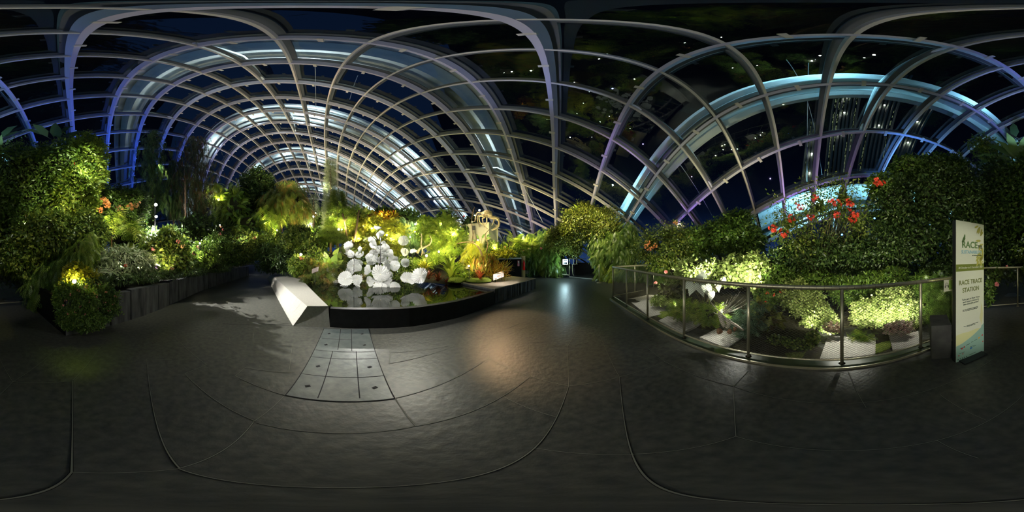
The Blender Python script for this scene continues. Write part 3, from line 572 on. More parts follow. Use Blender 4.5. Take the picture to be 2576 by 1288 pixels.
reflection('finned stand-in for a glass reflection above the red flowers, second slimmest', 2078, 2138, 424, 205, 30, 42, 6)
reflection('widest finned stand-in for a glass reflection, leaning over the glass cells', 2160, 2222, 420, 190, 62, 42, 6)
reflection('finned stand-in for a glass reflection furthest from the slim one, above the hedge', 2262, 2296, 372, 225, 78, 42, 4)

# ------------------------------------------------------------------ floor
fl = MB(); n = 64; fl.add([(32 * math.sin(2 * PI * k / n) - 6, 32 * math.cos(2 * PI * k / n) + 2, 0) for k in range(n)] + [(32 * math.sin(2 * PI * k / n) - 6, 32 * math.cos(2 * PI * k / n) + 2, -.5) for k in range(n)],
       [tuple(range(n))[::-1], tuple(range(n, 2 * n))] + [(k, (k + 1) % n, n + (k + 1) % n, n + k) for k in range(n)])
floor = tag(fl.build('floor', M['paving'], None, origin=(0, 0, 0)), 'dark grey stone paving with irregular joints', 'floor', kind='structure')
def strip(mb, a, b, w, z=.004):
    a, b = Vector(a), Vector(b); t = (b - a); t.z = 0
    if t.length < .01: return
    t.normalize(); s = Vector((-t.y, t.x, 0)) * w / 2
    mb.add([Vector((a.x, a.y, z)) - s, Vector((b.x, b.y, z)) - s, Vector((b.x, b.y, z)) + s, Vector((a.x, a.y, z)) + s], [(0, 1, 2, 3)])
J = """32,961,183,959;183,959,180,1188;180,1188,452,1179;376,973,452,1178;452,1178,639,1060;639,1060,716,995;465,940,639,1058;592,946,718,995;520,918,465,940;369,904,376,973;32,961,0,993;146,875,32,961;146,875,250,877;252,877,272,847;252,875,183,957;452,1180,1345,1127;1590,1143,180,1188;1345,1127,1592,1143;1592,1143,1851,1098;1345,1127,1430,972;1046,1072,1334,947;994,1002,1046,1072;639,1062,1046,1072;994,1002,1229,901;1229,901,1430,972;1229,901,1229,855;1334,947,1330,821;1430,972,1428,871;1430,972,1558,949;1558,949,1672,910;1558,949,1590,1143;1558,949,1478,755;1268,999,1398,1049;973,855,982,887;982,887,978,915;982,887,1307,814;978,915,1150,868;973,855,1120,820;1120,820,1250,790;1229,855,1330,821;1229,855,1160,815;1330,861,1365,861;1365,861,1412,780;1428,871,1330,861;1428,871,1558,840;1428,871,1470,800;1330,821,1400,740;1540,793,1600,850;1600,850,1672,910;1851,1098,1845,972;1845,972,1672,910;1845,972,1882,933;1845,972,2530,881;2132,930,2179,1026;1851,1098,2490,1057;2490,1057,2574,995;0,993,2,994;2364,993,2480,1057;2357,1108,2462,1153;2530,881,2576,900;0,905,32,961;465,830,600,832;370,865,440,850;440,850,520,918;432,905,369,904;505,840,592,870;575,875,580,830;636,865,637,828;592,946,617,925;617,925,735,938;735,870,727,936;637,862,740,870;575,865,637,865;1412,780,1440,720;1478,755,1500,730;1600,850,1690,830;700,760,735,740;560,800,640,796;640,796,655,780;560,760,640,730;620,760,640,740;590,795,575,770;500,835,520,810"""
mb = MB(); md = MB(); mk = MB()
for q in J.split(';'):
    x0, y0, x1, y1 = map(float, q.split(',')); strip(mb, G(x0, y0), G(x1, y1), .006, .005); strip(mk, G(x0, y0), G(x1, y1), .011, .003)
tag(mb.build('floor_joint', M['joint'], floor), kind='stuff'); tag(mk.build('floor_joint_groove', M['darkjoint'], floor), kind='stuff')
# slate panel with lifting holes in front of the pond
pan = MB(); pan.hexa([Vector((*G(x, y)[:2], .001)) for x, y in ((815, 827), (718, 995), (993, 1003), (927, 827))], [Vector((*G(x, y)[:2], .006)) for x, y in ((815, 827), (718, 995), (993, 1003), (927, 827))])
pan.build('floor_access_slab', M['slate'], floor)
for q in ((815, 827, 718, 995), (927, 827, 993, 1003), (793, 881, 943, 885), (783, 898, 949, 902), (760, 941, 965, 946), (718, 995, 993, 1003), (810, 852, 884, 855), (857, 829, 850, 881), (884, 829, 885, 884), (837, 884, 799, 1003), (896, 885, 905, 1003), (639, 812, 738, 820), (815, 827, 927, 827), (560, 815, 735, 813)):
    strip(md, G(*q[:2]), G(*q[2:]), .011, .008)
for x, y in ((828, 839), (911, 840), (820, 867), (917, 868), (800, 921), (930, 923), (774, 971), (943, 975)):
    c = G(x, y, .009); md.box(c, (.035, .05, .003))
md.build('floor_slab_joint', M['darkjoint'], floor)

# ------------------------------------------------------------------ ground of the beds
def sector(name, xs, r0s, r1, zf, m, nr=16, label=None, kind='structure', cat=None):
    mb = MB(); n = len(xs)
    for x, r0 in zip(xs, r0s):
        for k in range(nr + 1):
            t = k / nr; r = r0 + (r1 - r0) * t ** 1.5; p = Vector((r * math.sin(az(x)), r * math.cos(az(x)), 0)); p.z = zf(x, r, r - r0) + .05 * math.sin(p.x * 3) * math.cos(p.y * 2.3) * min(1, (r - r0) * 2); mb.v.append(tuple(p))
    for i in range(n - 1):
        for k in range(nr): mb.f.append((i * (nr + 1) + k, (i + 1) * (nr + 1) + k, (i + 1) * (nr + 1) + k + 1, i * (nr + 1) + k + 1)); mb.m.append(0)
    return tag(mb.build(name, m, None, True), label, cat, None, kind)
def lerp_tab(x, t):
    for (a, ra), (b, rb) in zip(t, t[1:]):
        if x <= b: return ra + (rb - ra) * (x - a) / (b - a)
    return t[-1][1]
LW = [(150, 3.2), (165, 3.12), (280, 3.62), (330, 4.0), (400, 4.8), (450, 5.9), (500, 7.3), (545, 8.9), (590, 11.2), (640, 18)]
xs = list(range(150, 641, 14)); sector('ground_left_bed', xs, [lerp_tab(x, LW) for x in xs], 24, lambda x, r, e: .70 + .07 * e, M['soil'], label='dark soil of the raised bed behind the slate wall')
IS = [(742, 8.2), (750, 7.9), (790, 7.4), (840, 7.3), (900, 7.6), (1000, 7.5), (1080, 7.2), (1120, 6.9), (1180, 6.5), (1215, 6.4), (1290, 9.6), (1330, 11)]
xs = list(range(742, 1331, 14)); sector('ground_island', xs, [lerp_tab(x, IS) for x in xs], 26, lambda x, r, e: .40 + min(.12, e * .8) + .09 * max(0, e - 1), M['soil'], label='dark soil of the planted island beyond the pond')
RB = [(1545, 6.0), (1576, 4.95), (1629, 3.88), (1721, 2.9), (1883, 2.28), (2000, 2.1), (2118, 2.1), (2316, 2.58), (2397, 3.1), (2450, 4.2), (2480, 5.0), (2576, 5.3), (2641, 5.6), (2720, 6)]
xs = list(range(1545, 2721, 14)); sector('ground_right_bed', xs, [lerp_tab(x, RB) for x in xs], 15, lambda x, r, e: .012 + (.0 if e < 1.2 else .06 * (e - 1.2)), M['soil'], label='mossy soil inside the mesh railing')

# ------------------------------------------------------------------ stone bench and pond
b0, b1 = G(737, 820), G(672, 699); t0, t1 = G(773, 770, .46), G(683, 690, .46); u0, u1 = G(826, 770, .46), G(740, 683, .46); v0 = G(830, 823); v1 = Vector((u1.x, u1.y + .05, 0))
be = empty('stone_bench', ((b0 + v0) / 2), 'long pale grey stone bench with slanted front along the pond edge', 'bench')
be.location.z = 0
MB().add([b0, t0, u0, v0, b1, t1, u1, v1], [(0, 3, 2, 1), (4, 5, 6, 7), (0, 1, 5, 4), (1, 2, 6, 5), (2, 3, 7, 6), (3, 0, 4, 7)]).build('bench_block', M['bench'], be)
mb = MB()
for k in range(1, 16):
    t = (k / 16) ** 1.0; a = b0.lerp(b1, t * .9) + Vector((0, -.004, .004)); b = t0.lerp(t1, t * .9) + Vector((0, -.004, .004)); c = u0.lerp(u1, t * .9) + Vector((0, 0, .004)); s = Vector((.006, 0, 0))
    a.x -= .0; mb.add([a - s, a + s, b + s, b - s], [(0, 1, 2, 3)]); 
tag(mb.build('panel_joint', mat('bench_joint', (.22, .21, .2), .8), be), kind='stuff')
rim = [G(830, 823), G(930, 826), G(1030, 822), G(1150, 800), G(1243, 766)]
pd = empty('pond', ((-2.6, 3.5, 0)), 'black stone pond with still dark reflecting water around glass flowers', 'pond', kind='thing')
inn = []
for i, p in enumerate(rim):
    t = (rim[min(i + 1, 4)] - rim[max(i - 1, 0)]).normalized(); inn.append(p + Vector((-t.y, t.x, 0)) * .14)
mb = MB()
for i in range(4):
    q = [rim[i], rim[i + 1], inn[i + 1], inn[i]]
    mb.hexa([Vector((p.x, p.y, 0)) for p in q], [Vector((p.x, p.y, .455)) for p in q])
mb.build('rim_wall', M['blackstone'], pd)
wp = [Vector((p.x, p.y, .43)) for p in inn] + [G(1262, 712, .43), Vector((-.3, 8.2, .43)), Vector((-3, 9.5, .43)), Vector((-8, 8.5, .43)), Vector((-11, 4, .43)), Vector((-11, u1.y, .43)), Vector((u0.x, u0.y, .43))]
MB().add(wp, [tuple(range(len(wp)))]).build('water_surface', M['water'], pd)
MB().add([p - Vector((0, 0, .4)) for p in wp], [tuple(range(len(wp)))]).build('pond_bed', M['blackstone'], pd)
# stone platform at the right end of the pond
pa, pb = G(1245, 763), G(1347, 726); dirp = (pb - pa).normalized(); nrp = Vector((-dirp.y, dirp.x, 0)); pl = empty('stone_platform', ((pa + pb) / 2), 'low stone platform with split rough front and warm lit smooth top', 'platform')
pc = G(1330, 696, .52); pc.z = 0; pe_ = pa + nrp * 1.7; pc2 = pb + nrp * 1.4
quad = [pa, pb, pc2, pe_]
MB().hexa([Vector((p.x, p.y, 0)) for p in quad], [Vector((p.x, p.y, .49)) for p in quad]).build('rough_base', M['rough_stone'], pl)
q2 = [pa - nrp * .015 - dirp * .015, pb - nrp * .015 + dirp * .02, pc2 + dirp * .02, pe_ - dirp * .015]
MB().hexa([Vector((p.x, p.y, .49)) for p in q2], [Vector((p.x, p.y, .52)) for p in q2]).build('smooth_top', mat('warm_slab', (.36, .31, .25), .45, (.44, .38, .30), bump=.1), pl)
mb = MB(); rr = random.Random(3)
for k in range(26):
    a = pa.lerp(pb, (k + .1) / 26) - nrp * rr.uniform(0, .02); b = pa.lerp(pb, (k + .9) / 26) - nrp * rr.uniform(0, .02); z0 = rr.uniform(.05, .2)
    mb.hexa([Vector((a.x, a.y, 0)), Vector((b.x, b.y, 0)), Vector((b.x, b.y, 0)) + nrp * .05, Vector((a.x, a.y, 0)) + nrp * .05], [Vector((a.x, a.y, .485)), Vector((b.x, b.y, .485)), Vector((b.x, b.y, .485)) + nrp * .05, Vector((a.x, a.y, .485)) + nrp * .05])
mb.build('split_face', M['rough_stone'], pl)
tm = empty('timber_edging', G(1162, 716, .44), 'pale timber edging board between moss mound and pond water', 'edging board')
a, b = G(1160, 714, .44), G(1243, 726, .44); MB().hexa([a, b, b + Vector((.05, .16, 0)), a + Vector((.05, .16, 0))], [p + Vector((0, 0, .06)) for p in (a, b, b + Vector((.05, .16, 0)), a + Vector((.05, .16, 0)))]).build('board', M['bench'], tm)
# display box behind the platform
A_, B_ = P(1253, 650, 8.3), P(1312, 650, 9.6); A_.z = B_.z = 0; dr = (B_ - A_).normalized(); nn = Vector((-dr.y, dr.x, 0)); db = empty('display_case', (A_ + B_) / 2, 'black fronted display case with pale stone lid beside the stone platform', 'display case')
MB().hexa([A_, B_, B_ + nn * 1.2, A_ + nn * 1.2], [p + Vector((0, 0, 1.42)) for p in (A_, B_, B_ + nn * 1.2, A_ + nn * 1.2)]).build('case_body', M['caseblack'], db)
MB().hexa([p + Vector((0, 0, 1.42)) for p in (A_, B_, B_ + nn * 1.2, A_ + nn * 1.2)], [p + Vector((0, 0, 1.5)) for p in (A_, B_, B_ + nn * 1.2, A_ + nn * 1.2)]).build('stone_lid', M['bench'], db)
c = A_.lerp(B_, .80) - nn * .012; MB().hexa([c + Vector((0, 0, 1.02)), c + dr * .17 + Vector((0, 0, 1.02)), c + dr * .17 + nn * .008 + Vector((0, 0, 1.02)), c + nn * .008 + Vector((0, 0, 1.02))], [p + Vector((0, 0, 1.34)) for p in (c, c + dr * .17, c + dr * .17 + nn * .008, c + nn * .008)]).build('red_notice', mat('red_notice', (.35, .01, .03), .5), db)
def text(body, loc, size, u, v, m, parent, name='lettering', align='CENTER', bold=0.0, ext=.001, sx_=1.0, sh=0.0):
    cu = bpy.data.curves.new(name, 'FONT'); cu.body = body; cu.size = size; cu.extrude = ext; cu.align_x = align; cu.align_y = 'CENTER'; cu.offset = bold; cu.resolution_u = 3; cu.shear = sh; cu.space_line = .95
    o = bpy.data.objects.new(name, cu); col.objects.link(o); u = Vector(u).normalized() ; v = Vector(v).normalized(); w = u.cross(v)
    mm = Matrix.Identity(4)
    for i in range(3): mm[i][0] = u[i] * sx_; mm[i][1] = v[i]; mm[i][2] = w[i]
    mm.translation = Vector(loc) - world_org(parent); o.data.materials.append(m); bpy.context.view_layer.update()
    me = bpy.data.meshes.new_from_object(o.evaluated_get(bpy.context.evaluated_depsgraph_get())); col.objects.unlink(o); bpy.data.objects.remove(o)
    me.transform(mm); r_ = bpy.data.objects.new(name, me); col.objects.link(r_); r_.parent = parent; return r_
ring = MB(); cc = c + dr * .085 - nn * .004 + Vector((0, 0, 1.24)); ring.tube([cc + dr * .045 * math.cos(k * PI / 8) + Vector((0, 0, .045 * math.sin(k * PI / 8))) for k in range(17)], .012, 6); ring.box(cc, (.03, .01, .03), None); ring.build('notice_symbol', M['white'], db)
# fire hose bag on the case corner
rb = thing('fire_extinguisher', B_ + dr * .22 + Vector((0, 0, .75)), 'red extinguisher hung at the right corner of the display case', 'fire extinguisher')
MB().tube([rb.location + Vector((0, 0, z)) for z in (0, .02, .42, .5)], [.05, .075, .075, .03], 12).build('cylinder', mat('red_paint', (.6, .01, .01), .3), rb, True)
MB().tube([rb.location + Vector((0, 0, z)) for z in (.5, .58)], [.03, .045], 10).build('valve', mat('red_cap', (.9, .03, .02), .4), rb, True)
MB().box(rb.location + Vector((0, 0, .05)) + nn * .09, (.3, .02, 1.6)).build('bracket', M['rail'], rb)
# illuminated information panel on the platform
ip = thing('information_panel', P(1254, 706, 6.5), 'tilted bright information panel with pink blossom picture on the platform', 'information panel')
a = P(1241, 706, 6.55); b = P(1267, 696, 6.75); dd = (b - a); up = Vector((dd.y * .25, -dd.x * .25, 0)) * -.0 + Vector((0, 0, .24)) + Vector((-.02, .12, 0))
MB().hexa([a, b, b + Vector((.01, .03, 0)), a + Vector((.01, .03, 0))], [p + up for p in (a, b, b + Vector((.01, .03, 0)), a + Vector((.01, .03, 0)))]).build('panel', mat('white_panel', (.85, .82, .88), .5), ip)
rr = random.Random(4); mb = MB()
for k in range(26):
    c = a.lerp(b, rr.uniform(.1, .95)) + up * rr.uniform(.08, .55) - Vector((0, .006, 0)); mb.add([c + dd.normalized() * .018 * math.cos(q * 1.257) + Vector((0, 0, .018 * math.sin(q * 1.257))) for q in range(5)], [(0, 1, 2, 3, 4)])
tag(mb.build('blossom_picture', mat('pink_print', (.75, .50, .58), .6), ip), kind='stuff')
for s_ in (.2, .8): MB().tube([a.lerp(b, s_), a.lerp(b, s_) - Vector((0, -.04, .12))], .012).build('support_leg', M['black'], ip)

# ------------------------------------------------------------------ raised bed wall on the left
wl = [(165, 845), (280, 820), (330, 805), (400, 780), (450, 757), (500, 735), (545, 718), (590, 705), (626, 693)]
pts = [G(x, y) for x, y in wl]; rw = empty('planter_wall', pts[3], 'low dark split slate wall holding back the flower bed by the walkway', 'planter wall')
mb = MB(); rr = random.Random(9)
for a, b in zip(pts, pts[1:]):
    L = (b - a).length; n_ = max(1, int(L / .42)); t = (b - a).normalized(); s = Vector((-t.y, t.x, 0)); s = s if s.dot(a) > 0 else -s
    for k in range(n_):
        p, q = a.lerp(b, (k + .02) / n_), a.lerp(b, (k + .98) / n_); jz = rr.uniform(-.01, .02); jo = rr.uniform(0, .025)
        quad = [p + s * jo, q + s * jo, q + s * .2, p + s * .2]; mb.hexa([Vector((v.x, v.y, 0)) for v in quad], [Vector((v.x, v.y, .76 + jz)) for v in quad])
mb.build('slate_face', M['rough_stone'], rw)
mb = MB(); a, b = pts[0], pts[1]; t = (b - a).normalized(); s = Vector((-t.y, t.x, 0)); s = s if s.dot(a) > 0 else -s
mb.hexa([Vector((v.x, v.y, .0)) for v in (a, a + s * .2, a + s * 2.2 + t * -.1, a + s * 2.2 - t * .3)], [Vector((v.x, v.y, .74)) for v in (a, a + s * .2, a + s * 2.2 + t * -.1, a + s * 2.2 - t * .3)])
mb.build('end_face', M['blackstone'], rw)
a = P(596, 677, 12.2); ps = thing('stone_post', (a.x, a.y, .7), 'small grey stone block at the far end of the slate wall', 'stone block'); MB().hexa([Vector((x_ + a.x, y_ + a.y, .6)) for x_, y_ in ((-.4, -.2), (.3, -.25), (.35, .2), (-.35, .2))], [Vector((x_ + a.x, y_ + a.y, .98)) for x_, y_ in ((-.38, -.18), (.28, -.22), (.3, .18), (-.33, .18))]).build('block', M['bench'], ps)

# ------------------------------------------------------------------ mesh railings
def railing(label, nodes, posts, z1=1.2, seg=6, cell=.058, kerb=True, wr=.0019, endpost=.024):
    base = [Vector((d * math.sin(az(x)), d * math.cos(az(x)), 0)) for x, d in nodes]
    line = [Vector(p) for p in smooth_line([tuple(p) for p in base], seg)]
    cum = [0]
    for a, b in zip(line, line[1:]): cum.append(cum[-1] + (b - a).length)
    def at(s):
        s = max(0, min(cum[-1], s))
        k = min(int(np.searchsorted(cum, s, side='right')) - 1, len(line) - 2); return line[k].lerp(line[k + 1], (s - cum[k]) / (cum[k + 1] - cum[k]))
    r = empty('mesh_railing', base[len(base) // 2], label, 'railing')
    Z = Vector((0, 0, 1))
    mb = MB(); mb.tube([p + Z * z1 for p in line], .030, 10); mb.build('handrail', M['rail'], r, True)
    mb = MB(); mb.tube([p + Z * .10 for p in line], .016, 8); mb.build('bottom_rail', M['rail'], r, True)
    for i in posts:
        p = base[i]; mb = MB(); mb.tube([p + Z * .02, p + Z * (z1 - .02)], .024, 10); mb.tube([p + Z * .01, p + Z * .03], .045, 12); mb.build('post', M['rail'], r, True)
    mb = MB(); h = z1 - .03 - .11; ds = h * 1.5; s = -ds
    while s < cum[-1]:
        for sg in (0, 1):
            a0, a1 = max(s, 0), min(s + ds, cum[-1])
            if a1 - a0 < .03: continue
            n_ = max(2, int((a1 - a0) / .25) + 1); pp = []
            for k in range(n_ + 1):
                q = a0 + (a1 - a0) * k / n_; f = (q - s) / ds; f = f if sg == 0 else 1 - f; pp.append(at(q) + Z * (.11 + h * f))
            mb.tube(pp, wr, 3, False)
        s += cell
    q = .04
    while q < cum[-1]:
        c = at(q) + Z * z1; t = (at(q + .03) - at(q - .03)).normalized(); s_ = t.cross(Z)
        mb.tube([c + (s_ * math.cos(k * PI / 3) + Z * math.sin(k * PI / 3)) * .032 for k in range(7)], .002, 3, False); q += cell * 1.6
    tag(mb.build('wire_mesh', M['wire'], r), kind='stuff')
    if kerb:
        out = []
        for i, p in enumerate(line):
            t = (line[min(i + 1, len(line) - 1)] - line[max(i - 1, 0)]).normalized(); s_ = Vector((t.y, -t.x, 0)); s_ = s_ if s_.dot(p) < 0 else -s_; out.append(s_)
        mb = MB(); me_ = MB()
        for i in range(len(line) - 1):
            q = [line[i] + out[i] * .11, line[i + 1] + out[i + 1] * .11, line[i + 1] - out[i + 1] * .10, line[i] - out[i] * .10]
            mb.hexa(q, [v + Z * .03 for v in q])
            q = [line[i] + out[i] * .122, line[i + 1] + out[i + 1] * .122, line[i + 1] + out[i + 1] * .11, line[i] + out[i] * .11]
            me_.hexa(q, [v + Z * .036 for v in q])
        mb.build('kerb', mat('green_granite', (.03, .045, .03), .35, (.06, .08, .05), bump=.2), r); me_.build('kerb_edge', M['rail'], r)
    return r
railing('curved steel railing with wire mesh around the garden slabs', [(1542, 6.0), (1576, 4.92), (1629, 3.85), (1721, 2.86), (1883, 2.22), (2000, 2.06), (2118, 2.03), (2230, 2.2), (2316, 2.5), (2397, 3.0), (2425, 3.5)], (0, 1, 2, 3, 4, 6, 8, 9))
railing('short far return of the mesh railing beside the arch hedge', [(1543, 6.02), (1570, 6.35), (1597, 6.7), (1644, 7.5)], (2, 3), kerb=False)
railing('straight mesh railing in front of the dark hedge by the raised bed', [(2455, 4.55), (2480, 4.72), (2520, 4.85), (2560, 4.98), (2601, 5.1), (2641, 5.26)], (3, 5), z1=1.25, kerb=False)
# ------------------------------------------------------------------ garden slabs inside the railing
for lab, q in (('concrete stepping slab at the far end of the railing, largest', ((1578, 752), (1668, 733), (1714, 776), (1634, 797))), ('second concrete stepping slab along the railing', ((1657, 806), (1692, 789), (1774, 808), (1716, 837))),
               ('concrete stepping slab carrying the driftwood and brown rocks', ((1760, 848), (1800, 828), (1879, 839), (1829, 875))), ('brightest concrete stepping slab left of the curved railing post', ((2083, 843), (2203, 850), (2202, 890), (2062, 902))),
               ('small concrete stepping slab by the pink begonia', ((2236, 842), (2310, 833), (2314, 866), (2246, 880)))):
    c = [G(x, y, .05) for x, y in q]; tag(MB().hexa([Vector((p.x, p.y, .0)) for p in c], c).build('stepping_slab', M['slab']), lab, 'stepping slab', 'stepping slabs in the railed garden')
def moss(name, label, x, y, d, rx, ry, rz, seed, m=None):
    c = P(x, y, d); c.z = min(c.z, .01) if d < 5 else c.z; mb = MB(); mb.ball(c, (rx, ry, rz), 28, 14, .12, seed); mb.v = [(a, b, max(z, c.z - .02)) for a, b, z in mb.v]; return tag(mb.build(name, m or M['moss'], None, True), label, 'moss', kind='stuff')
moss('moss', 'bright green moss strip between the second slab and the driftwood slab', 1742, 842, 3.4, .26, .16, .05, 2)
moss('moss', 'dark mossy patch beside the first slab', 1690, 790, 4.2, .4, .5, .05, 4)
moss('moss', 'green moss patch between the two slabs right of the post', 2220, 866, 2.55, .14, .3, .04, 6)
moss('moss', 'low green growth on the ground left of the brightest slab', 1990, 880, 2.5, .5, .35, .05, 8, mat('olive_growth', (.05, .06, .01), .9, (.20, .24, .05), bump=1, nscale=34))
moss('moss', 'bright moss mound by the timber edging', 1150, 706, 6.9, .42, .5, .16, 3); moss('moss', 'long bright moss mound under the red bromeliad', 1205, 706, 6.7, .55, .45, .14, 5)

# ------------------------------------------------------------------ banner
bl, br_ = G(2405, 912), G(2475, 883); bu = (br_ - bl).normalized(); bn = Vector((bu.y, -bu.x, 0)); bn = bn if bn.dot(bl) < 0 else -bn
bw = (br_ - bl).length; bh = 2.07
bn_o = thing('display_banner', (bl + br_) / 2, 'tall cream and green event banner stand beside the curved railing', 'banner')
def bq(u0, z0, u1, z1, off=0.0, th=.004): # a thin plate on the banner face
    a, b = bl + bu * u0 * bw + bn * off, bl + bu * u1 * bw + bn * off; q = [a, b, b - bn * th, a - bn * th]
    return [Vector((p.x, p.y, z0 * bh)) for p in q], [Vector((p.x, p.y, z1 * bh)) for p in q]
def bpoly(pts, off): # polygon printed on the face
    return [Vector((*(bl + bu * u * bw + bn * off)[:2], z * bh)) for u, z in pts]
MB().hexa(*bq(-.01, .0, 1.01, 1.0, -.004, .07)).build('stand_body', M['black'], bn_o)
m_cream = mat('banner_cream', (.74, .76, .58), .5); m_olive = mat('banner_olive', (.16, .20, .03), .5); m_teal = mat('banner_teal', (.30, .48, .38), .5); m_gold = mat('banner_leaf_gold', (.46, .44, .09), .5); m_grn = mat('banner_green', (.14, .24, .08), .5); m_dark = mat('banner_dark', (.02, .05, .03), .5); m_lt = mat('banner_light_teal', (.34, .55, .56), .5); m_yel = mat('banner_pale_yellow', (.70, .70, .34), .5); m_blu = mat('banner_blue', (.02, .16, .45), .5); m_red = mat('banner_red', (.55, .03, .03), .5); m_org = mat('banner_orange', (.8, .35, .03), .5)
MB().hexa(*bq(0, .0, 1, 1.0)).build('printed_face', m_cream, bn_o)
MB().hexa(*bq(0, .675, 1, .72, .002)).build('date_band', m_olive, bn_o)
mb = MB(); mb.add(bpoly([(0, .001), (1, .001), (1, .27), (.95, .255), (.9, .25), (.88, .235), (.7, .21), (.5, .185), (.2, .155), (0, .145)], .002), [tuple(range(10))]); mb.build('teal_wave', m_teal, bn_o)
mb = MB(); mb.add(bpoly([(0, .146), (.2, .156), (.5, .186), (.7, .211), (.85, .232), (.7, .24), (.4, .235), (.2, .24), (0, .235)], .0015), [tuple(range(9))]); mb.add(bpoly([(.9, .26), (.96, .34), (.93, .40), (.86, .45), (.82, .52), (.88, .42), (.86, .36), (.82, .32)], .0015), [tuple(range(8))]); mb.build('yellow_wash', m_yel, bn_o)
def bleaf(mb, u, z, s, ang, off=.003):
    A = [(0, 0), (.3, .16), (.7, .14), (1, 0), (.7, -.13), (.3, -.15)]; ca, sa = math.cos(ang), math.sin(ang)
    mb.add(bpoly([(u + (x * ca - y * sa) * s / bw, z + (x * sa + y * ca) * s / bh) for x, y in A], off), [tuple(range(6))])
mb = MB(); rr = random.Random(2)
for u, z, s, a in ((.78, .985, .09, 3.6), (.80, .97, .1, 4.2), (.86, .98, .1, 3.9), (.9, .96, .09, 4.6), (.97, .95, .1, 4.0), (.86, .86, .12, 4.4), (.9, .84, .12, 5.0), (.84, .80, .12, 4.0), (.93, .80, .12, 4.7), (.82, .77, .11, 3.9), (.9, .77, .13, 4.4), (.97, .86, .1, 3.6), (.78, .76, .09, 4.3), (.95, .74, .06, 4.2), (.88, .88, .11, 3.2), (.93, .83, .13, 4.2), (.87, .79, .13, 4.5), (.97, .79, .12, 4.3), (.8, .74, .10, 4.1), (.9, .73, .09, 4.5), (.84, .975, .11, 4.4), (.93, .97, .1, 4.3)):
    bleaf(mb, u, z, s, a)
tag(mb.build('gold_leaf_print', m_gold, bn_o), kind='stuff')
Zv = (0, 0, 1); U = bu
def bt(body, u, z, size, m, **k): return text(body, Vector((*(bl + bu * u * bw + bn * .004)[:2], z * bh)), size, U, Zv, m, bn_o, **k)
bt('RACE', .46, .845, .125, m_grn, bold=.0035, sx_=.92); bt('TO', .84, .835, .062, m_dark, bold=.002); bt('SUSTAINABILITY!', .53, .798, .062, m_lt, bold=.002, sx_=.80, sh=.1); bt('at Gardens by the Bay', .72, .776, .020, m_dark, bold=.0006)
mb = MB(); bleaf(mb, .20, .85, .12, 1.25, .005); bleaf(mb, .17, .86, .09, .7, .005); bleaf(mb, .25, .87, .10, 1.4, .005); mb.build('leaf_emblem', m_grn, bn_o)
bt('28 October to 3 December 2023', .5, .697, .038, m_cream, sh=.15, sx_=.86)
bt('RACE TRACE', .5, .60, .088, m_olive, bold=.0012, sx_=.83); bt('STATION', .5, .548, .088, m_olive, bold=.0012, sx_=.83)
bt('Take part in Race Trace\nand stand a chance to\nwin attractive prizes!', .5, .468, .037, m_dark, sx_=.9, sh=.1)
bt('Scan this QR code to download the\nRace Trace digital trail mobile app!*', .48, .408, .020, m_dark, sx_=.95)
bt('*Chat is closed by 30 participants desired\nwith 500 available prizes', .5, .285, .017, m_dark, sx_=.95)
bt('Strategic Partners', .12, .118, .011, m_dark, align='LEFT'); bt('Supporting Partners', .10, .074, .011, m_dark, align='LEFT'); bt('Official Sponsors', .46, .10, .011, m_dark, align='LEFT')
mb = MB()
for u, z, w, m_ in ((.16, .104, .05, 0), (.24, .112, .045, 0), (.90, .155, .05, 0), (.93, .095, .035, 0), (.07, .05, .03, 0), (.20, .055, .03, 0)): mb.add(bpoly([(u, z), (u + w, z + .002), (u + w, z + .014), (u, z + .012)], .004), [(0, 1, 2, 3)])
tag(mb.build('sponsor_mark', m_red, bn_o), kind='stuff')
mb = MB(); mb.add(bpoly([(.46, .077), (.54, .08), (.54, .094), (.46, .091)], .004), [(0, 1, 2, 3)]); mb.build('blue_sponsor_mark', m_blu, bn_o)
mb = MB(); mb.add(bpoly([(.77, .142), (.83, .145), (.83, .158), (.77, .155)], .004), [(0, 1, 2, 3)]); mb.build('orange_sponsor_mark', m_org, bn_o)
mb = MB()
for k in range(5): mb.add(bpoly([(.06 + .07 * k + .02 * math.cos(q), .022 + .006 * math.sin(q)) for q in np.linspace(0, 5.2, 6)], .004), [tuple(range(6))])
for u, z, w in ((.32, .126, .14), (.50, .135, .08), (.62, .14, .1), (.58, .09, .1), (.42, .025, .24)): mb.add(bpoly([(u, z), (u + w, z + .002), (u + w, z + .006), (u, z + .004)], .004), [(0, 1, 2, 3)])
tag(mb.build('small_print', m_dark, bn_o), kind='stuff')
mb = MB(); mb.box(bl.lerp(br_, .5) - bn * .05 + Vector((0, 0, .012)), (.42, .34, .024), Matrix.Rotation(math.atan2(bu.y, bu.x), 3, 'Z')); mb.build('foot_plate', M['black'], bn_o)
# dark concrete block by the banner
c0 = G(2343, 918); cbk = thing('concrete_block', c0, 'dark concrete block standing on the paving left of the banner', 'concrete block')
a, b = G(2343, 903), P(2394, 800, 2.22); b.z = 0; t = (b - a).normalized(); s = Vector((-t.y, t.x, 0)); s = s if s.dot(a) > 0 else -s; q = [a, b, b + s * .45, a + s * .45]
MB().hexa(q, [p + Vector((0, 0, .60)) for p in q]).build('block', mat('weathered_concrete', (.02, .02, .018), .8, (.045, .045, .038), bump=.4, nscale=6), cbk)
